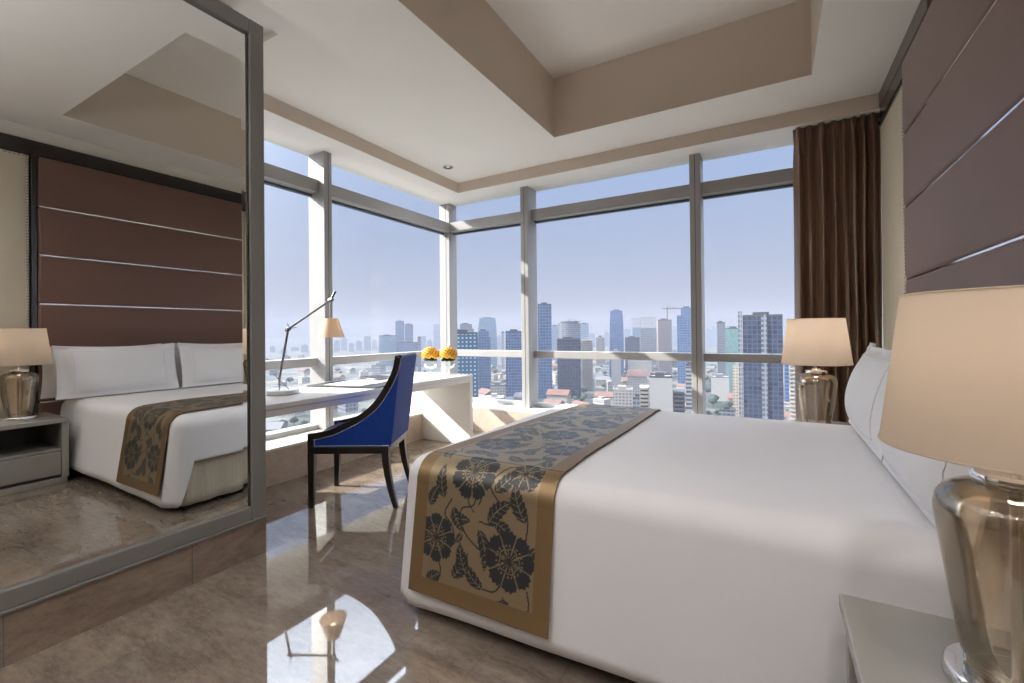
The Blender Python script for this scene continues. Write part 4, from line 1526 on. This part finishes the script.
# through the wide middle window
T('office_tower', 'tallest slim blue tower right after the back window mullion', 538, 551.7, 305, 620, 'blue', depth=26)
T('office_tower', 'small bluish tower tucked beside the tallest slim blue tower', 552, 558.5, 326, 1300, 'pale')
T('office_tower', 'dark tower with a curved pale front and a navy side', 558, 580.5, 323, 900, 'grey', style='round')
T('office_tower', 'broad navy block standing before the curved dark tower', 557, 580.4, 340, 620, 'navy', depth=30)
T('office_tower', 'plain grey-blue tower behind the white balcony block', 580.5, 588.7, 324, 1300, 'pale')
T('apartment_tower', 'white apartment block with stacked balconies beside the navy block', 581.0, 592.3, 340, 700, 'white', style='balcony', roof='plaster')
T('apartment_tower', 'whitish banded apartment tower behind the guard rail', 596, 604.5, 337, 1200, 'white', style='balcony')
T('office_tower', 'tall tapering blue tower alone against the sky in the middle window', 609.5, 623.8, 310.5, 900, 'blue', style='taper', depth=40)
T('office_tower', 'tall blank white slab rising below the tapering blue tower', 611, 620.5, 352, 640, 'blank', depth=8, roof='plaster', yaw=0.0)
T('office_tower', 'low navy office block beside the tapering blue tower', 625, 639.5, 338, 1000, 'navy')
T('apartment_tower', 'pale tower under scaffolding beside the building site', 632.5, 640.5, 319, 1200, 'teal', style='frame')
T('office_tower', 'unfinished tower with open top floors beside the rose tower', 640.3, 656, 318, 1050, 'grey', style='frame')
T('office_tower', 'rose grid tower with dark flank next to the unfinished tower', 656.2, 671.8, 320.5, 900, 'pink', yaw=0.18, roof='redroof')
T('office_tower', 'tall blue office tower with a lower wing at the third mullion', 677, 695, 307.5, 800, 'blue', style='setback', depth=36)
T('low_block', 'white gridded low office block under the guard rail', 627.5, 651.5, 359, 900, 'white', depth=40, roof='tin')
T('low_block', 'white building with a red tiled roof in the middle window', 627, 646.5, 371, 640, 'white', depth=34, style='gable', roof='redroof')
T('parking_block', 'striped parking decks beside the blank-walled building', 638.8, 648.5, 387, 430, 'grey', style='deck', depth=24)
T('low_block', 'near building with a blank pale wall and dark edge framing it', 648.8, 671.6, 378, 400, 'blank', depth=26, roof='darkroof')
T('parking_block', 'darker parking decks behind the blank-walled building towards the mullion', 672.2, 684, 391, 410, 'grey', style='deck', depth=26, mat2='tin')
T('office_tower', 'dark banded block squeezed against the third mullion', 685.2, 694, 366, 480, 'bands', depth=22)
T('low_block', 'small pale patterned building at the runner end of the bed', 612.5, 632, 391, 470, 'white', depth=24, roof='plaster')
# through the window beside the curtain
T('office_tower', 'white tower with dark edges and a black roof box', 716, 725.5, 323, 900, 'grey', yaw=0.15)
T('office_tower', 'green glass tower with sloping roof beside the white tower', 725.5, 742, 329, 760, 'green', style='slab')
T('apartment_tower', 'slim cream apartment tower before the green glass tower', 732.3, 743.2, 367, 520, 'cream', style='slab', roof='plaster')
T('office_tower', 'huge dark navy glass tower between the mullion and the far lamp', 742.5, 782.5, 316.5, 420, 'navy', depth=34)
nvy = bpy.data.objects[[o.name for o in bpy.data.objects if str(o.get('label', '')).startswith('huge dark navy')][0]]
MB().box(-1.0, 3.2, -18.2, -16.9, 0, 104).build('lift_shaft', FM['grey'], nvy, smooth=False, local=True)
MB().box(-17.6, -14.6, -17.5, -16.9, 0, 107).build('pale_fin', FM['grey'], nvy, smooth=False, local=True)
T('low_block', 'pale windowless low block before the green glass tower', 710.5, 728.5, 378, 640, 'blank', depth=30, roof='tin')
T('apartment_tower', 'white striped apartment tower half hidden behind the far lamp', 789.5, 798, 362, 420, 'cream', style='balcony', depth=18)
T('office_tower', 'thin blue tower between the navy tower and the far lamp', 783.5, 788.5, 362, 560, 'blue')
# through the window above the desk
T('office_tower', 'lighter twin of the pair of blue towers above the desk chair', 395.5, 404.3, 321.5, 1500, 'blue', depth=40)
T('office_tower', 'darker twin of the pair of blue towers above the desk chair', 404.8, 413.2, 324.5, 1450, 'blue', depth=40)
T('office_tower', 'broad teal block in front of the twin blue towers', 379, 396, 336, 1300, 'teal', depth=50)
T('office_tower', 'low blue slab beside the twin blue towers', 396, 420, 343, 1250, 'blue', depth=50, style='slab')
T('apartment_tower', 'dark slim block behind the chair back', 417.5, 421, 338, 1000, 'grey')
T('office_tower', 'pale slim tower fading in haze left of the window corner', 433.5, 440, 325, 2600, 'pale')
i = 0
for x0, x1, yt, D in ((270, 275, 347, 2600), (281, 287, 349, 2300), (291, 299, 348, 2700), (301, 308, 345, 2500), (334, 340, 341, 2500), (341, 347, 338, 2700), (349, 354, 344, 2400), (356, 362, 341, 2600),
                      (364, 371, 337, 2500), (372, 377, 340, 2700), (421, 426, 337, 2500), (427, 432, 340, 2300), (441, 446, 338, 2600), (497, 501, 336, 2500), (524, 536, 333, 2600), (553, 557, 333, 2500),
                      (589, 595, 334, 2600), (604, 609, 332, 2700), (624, 631, 330, 2500), (672, 677, 327, 2700), (706, 711, 330, 2500), (711, 716, 327, 2700), (726, 732, 327, 2800), (784, 792, 328, 2600)):
    T('distant_tower', 'pale blue high-rise standing far off in the haze on the skyline', x0, x1, yt, D, 'pale', style=('slab', 'setback')[i % 2], group='hazy skyline towers')
    i += 1


# a construction crane over the rose tower
def crane(x, ytop, D, label):
    p_ = far_pt(x, D)
    t = sight(x, ytop)
    H = CAM_H + D * t.z / math.hypot(t.x, t.y) - GZ
    r = thing('tower_crane', label, 'crane', p_)
    MB().box(p_.x - 0.9, p_.x + 0.9, p_.y - 0.9, p_.y + 0.9, GZ, GZ + H).build('mast', FM['crane'], r, smooth=False)
    s_ = Vector((RC[0][0], RC[0][1], 0)).normalized()
    b_ = MB().tube([p_ + Vector((0, 0, H - 4)) - s_ * 9, p_ + Vector((0, 0, H - 4)) + s_ * 26], 0.9, 4)
    b_.build('jib', FM['crane'], r, smooth=False)
    MB().tube([p_ + Vector((0, 0, H + 3)), p_ + Vector((0, 0, H - 4)) + s_ * 20], 0.35, 4).build('tie_bar', FM['crane'], r, smooth=False)


crane(667.5, 306.5, 940, 'thin construction crane rising behind the rose tower')
crane(569, 319.5, 960, 'thin construction crane above the curved dark tower')

# low roofs and trees in between
protos = {}
for nm, mt, rf, lab in (('small_house', 'plaster', 'redroof', 'small red-roofed house far below among trees'), ('small_house', 'plaster', 'tin', 'small tin-roofed house far below among trees'),
                        ('flat_block', 'white', 'plaster', 'small flat-roofed block far below among trees'), ('flat_block', 'grey', 'darkroof', 'small dark-roofed block far below among trees')):
    protos[lab] = (nm, mt, rf)


def place_ok(p_, r_):
    for (a, c_, q_) in PXW.values():
        if (p_.x - a) ** 2 + (p_.y - c_) ** 2 < (q_ + r_) ** 2:
            return False
    return True


placed = []


def spot_for(r_, xlo, xhi, dlo, dhi):
    for _ in range(60):
        x = random.uniform(xlo, xhi)
        D = dlo * (dhi / dlo) ** random.random()
        p_ = far_pt(x, D)
        if place_ok(p_, r_) and all((p_.x - a.x) ** 2 + (p_.y - a.y) ** 2 > (r_ + q_) ** 2 for a, q_ in placed):
            placed.append((p_, r_))
            return p_
    return None


RANGES = ((266, 450), (450, 530), (536, 694), (536, 694), (703, 800))
for li, (lab, (nm, mt, rf)) in enumerate(protos.items()):
    src = None
    for q_ in range(85 if nm == 'small_house' else 32):
        xlo, xhi = RANGES[q_ % 5]
        s = random.uniform(0.8, 1.5)
        p_ = spot_for(12.5 * s, xlo, xhi, 430, 2000)
        if p_ is None:
            continue
        rot = random.uniform(-0.6, 0.6)
        if src is None:
            src = thing(nm, lab, 'house' if nm == 'small_house' else 'building', p_, rot, lab.replace('small ', '').replace(' far below among trees', 's') + ' below')
            if nm == 'small_house':
                MB().box(-9, 9, -6.5, 6.5, 0, 8).build('walls', FM[mt], src, smooth=False, local=True)
                b_ = MB()
                b_.prism([(-10, -7.5, 8), (-10, 7.5, 8), (-10, 0, 12)], (20, 0, 0))
                b_.build('roof', FM[rf], src, smooth=False, local=True)
            else:
                hh = 11 if mt == 'white' else 15
                MB().box(-8, 8, -7, 7, 0, hh).build('walls', FM[mt], src, smooth=False, local=True)
                b_ = MB().box(-8.3, 8.3, -7.3, 7.3, hh, hh + 1.0)
                b_.box(-3, 2, -3, 3, hh + 0.9, hh + 3.4)
                b_.build('roof', FM[rf], src, smooth=False, local=True)
            o = src
        else:
            o = copy_thing(src, p_, rot, lab, src['group'])
        o.scale = (s, s, s)
src = None
for q_ in range(200):
    xlo, xhi = ((266, 450), (450, 530), (536, 640), (536, 700), (703, 745))[q_ % 5]
    s = random.uniform(0.4, 0.85)
    p_ = spot_for(8 * s, xlo, xhi, 420, 1200)
    if p_ is None:
        continue
    if src is None:
        src = thing('city_tree', 'leafy green tree standing far below between the low roofs', 'tree', p_, 0, 'trees between the low roofs')
        b_ = MB().ball((0, 0, 9), 6.5, 2, (1, 1, 0.8), 0.16)
        b_.ball((4, 2, 8), 4.5, 2, (1, 1, 0.8), 0.16).ball((-4, -1, 8), 4.8, 2, (1, 1, 0.8), 0.16)
        b_.build('crown', FM['leaf'], src, local=True)
        MB().tube([(0, 0, 0), (0, 0, 7)], [0.7, 0.4], 8).build('trunk', FM['trunk'], src, local=True)
        o = src
    else:
        o = copy_thing(src, p_, random.uniform(0, 6), src['label'], src['group'])
    o.scale = (s, s, s * random.uniform(0.85, 1.2))

# ------------------------------------------------------------------ haze over the city
HAZE = 1
if HAZE:
    k = NT('city_haze')
    hd2 = 0.00038
    hc_ = (0.31, 0.325, 0.385, 1)
    sc_ = k.n('VolumeScatter', i_Density=hd2, i_Anisotropy=0.0)
    sc_.inputs['Color'].default_value = hc_
    ab_ = k.n('VolumeAbsorption', i_Density=hd2)
    ab_.inputs['Color'].default_value = hc_
    ad_ = k.n('AddShader')
    k.l(sc_.outputs[0], ad_.inputs[0])
    k.l(ab_.outputs[0], ad_.inputs[1])
    k.l(ad_.outputs[0], k.out.inputs['Volume'])
    hz = MB()
    # one body of air wrapped round the two glazed sides, outside the room
    pl_ = [(-4200, -3000, GZ), (-40, -3000, GZ), (-40, 40, GZ), (2600, 40, GZ), (2600, 4200, GZ), (-4200, 4200, GZ)]
    hz.prism([(a, c_, GZ - 30) for a, c_, _ in pl_], (0, 0, 240))
    hzo = tag(hz.build('haze', k.m, smooth=False), 'thin bluish haze hanging over the whole city outside the windows', 'haze', kind='stuff')

# ------------------------------------------------------------------ sun and sky
sd = bpy.data.lights.new('sun', 'SUN')
sd.energy = 12.5
sd.angle = math.radians(0.6)
sd.color = (1.0, 0.95, 0.87)
so = bpy.data.objects.new('sun', sd)
COL.objects.link(so)
SUN = Vector((1.0, 0.42, -0.67)).normalized()
so.rotation_euler = SUN.to_track_quat('-Z', 'Y').to_euler()

w = bpy.data.worlds.new('sky')
SC.world = w
w.use_nodes = True
t = w.node_tree
t.nodes.clear()
out = t.nodes.new('ShaderNodeOutputWorld')
bg = t.nodes.new('ShaderNodeBackground')
tc = t.nodes.new('ShaderNodeTexCoord')
sep = t.nodes.new('ShaderNodeSeparateXYZ')
t.links.new(tc.outputs['Generated'], sep.inputs[0])
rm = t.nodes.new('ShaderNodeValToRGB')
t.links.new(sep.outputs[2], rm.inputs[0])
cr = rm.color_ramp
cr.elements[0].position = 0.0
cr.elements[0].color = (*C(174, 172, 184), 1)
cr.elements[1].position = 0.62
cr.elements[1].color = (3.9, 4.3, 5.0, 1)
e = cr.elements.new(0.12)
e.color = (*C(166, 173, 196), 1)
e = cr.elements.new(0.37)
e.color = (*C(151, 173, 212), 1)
# glow of the hazy air round the sun
dt = t.nodes.new('ShaderNodeVectorMath')
dt.operation = 'DOT_PRODUCT'
dt.inputs[1].default_value = tuple(-SUN)
t.links.new(tc.outputs['Generated'], dt.inputs[0])
mx = t.nodes.new('ShaderNodeMath')
mx.operation = 'MAXIMUM'
mx.inputs[1].default_value = 0
t.links.new(dt.outputs['Value'], mx.inputs[0])
pw = t.nodes.new('ShaderNodeMath')
pw.operation = 'POWER'
pw.inputs[1].default_value = 7
t.links.new(mx.outputs[0], pw.inputs[0])
ml = t.nodes.new('ShaderNodeMath')
ml.operation = 'MULTIPLY'
ml.inputs[1].default_value = 5.0
t.links.new(pw.outputs[0], ml.inputs[0])
gl = t.nodes.new('ShaderNodeMix')
gl.data_type = 'RGBA'
gl.blend_type = 'ADD'
gl.inputs[0].default_value = 1
vm = t.nodes.new('ShaderNodeVectorMath')
vm.operation = 'SCALE'
vm.inputs[0].default_value = (1.0, 0.95, 0.88)
t.links.new(ml.outputs[0], vm.inputs['Scale'])
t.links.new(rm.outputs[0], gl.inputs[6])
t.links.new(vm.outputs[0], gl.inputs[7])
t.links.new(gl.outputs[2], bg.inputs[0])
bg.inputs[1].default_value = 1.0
t.links.new(bg.outputs[0], out.inputs[0])
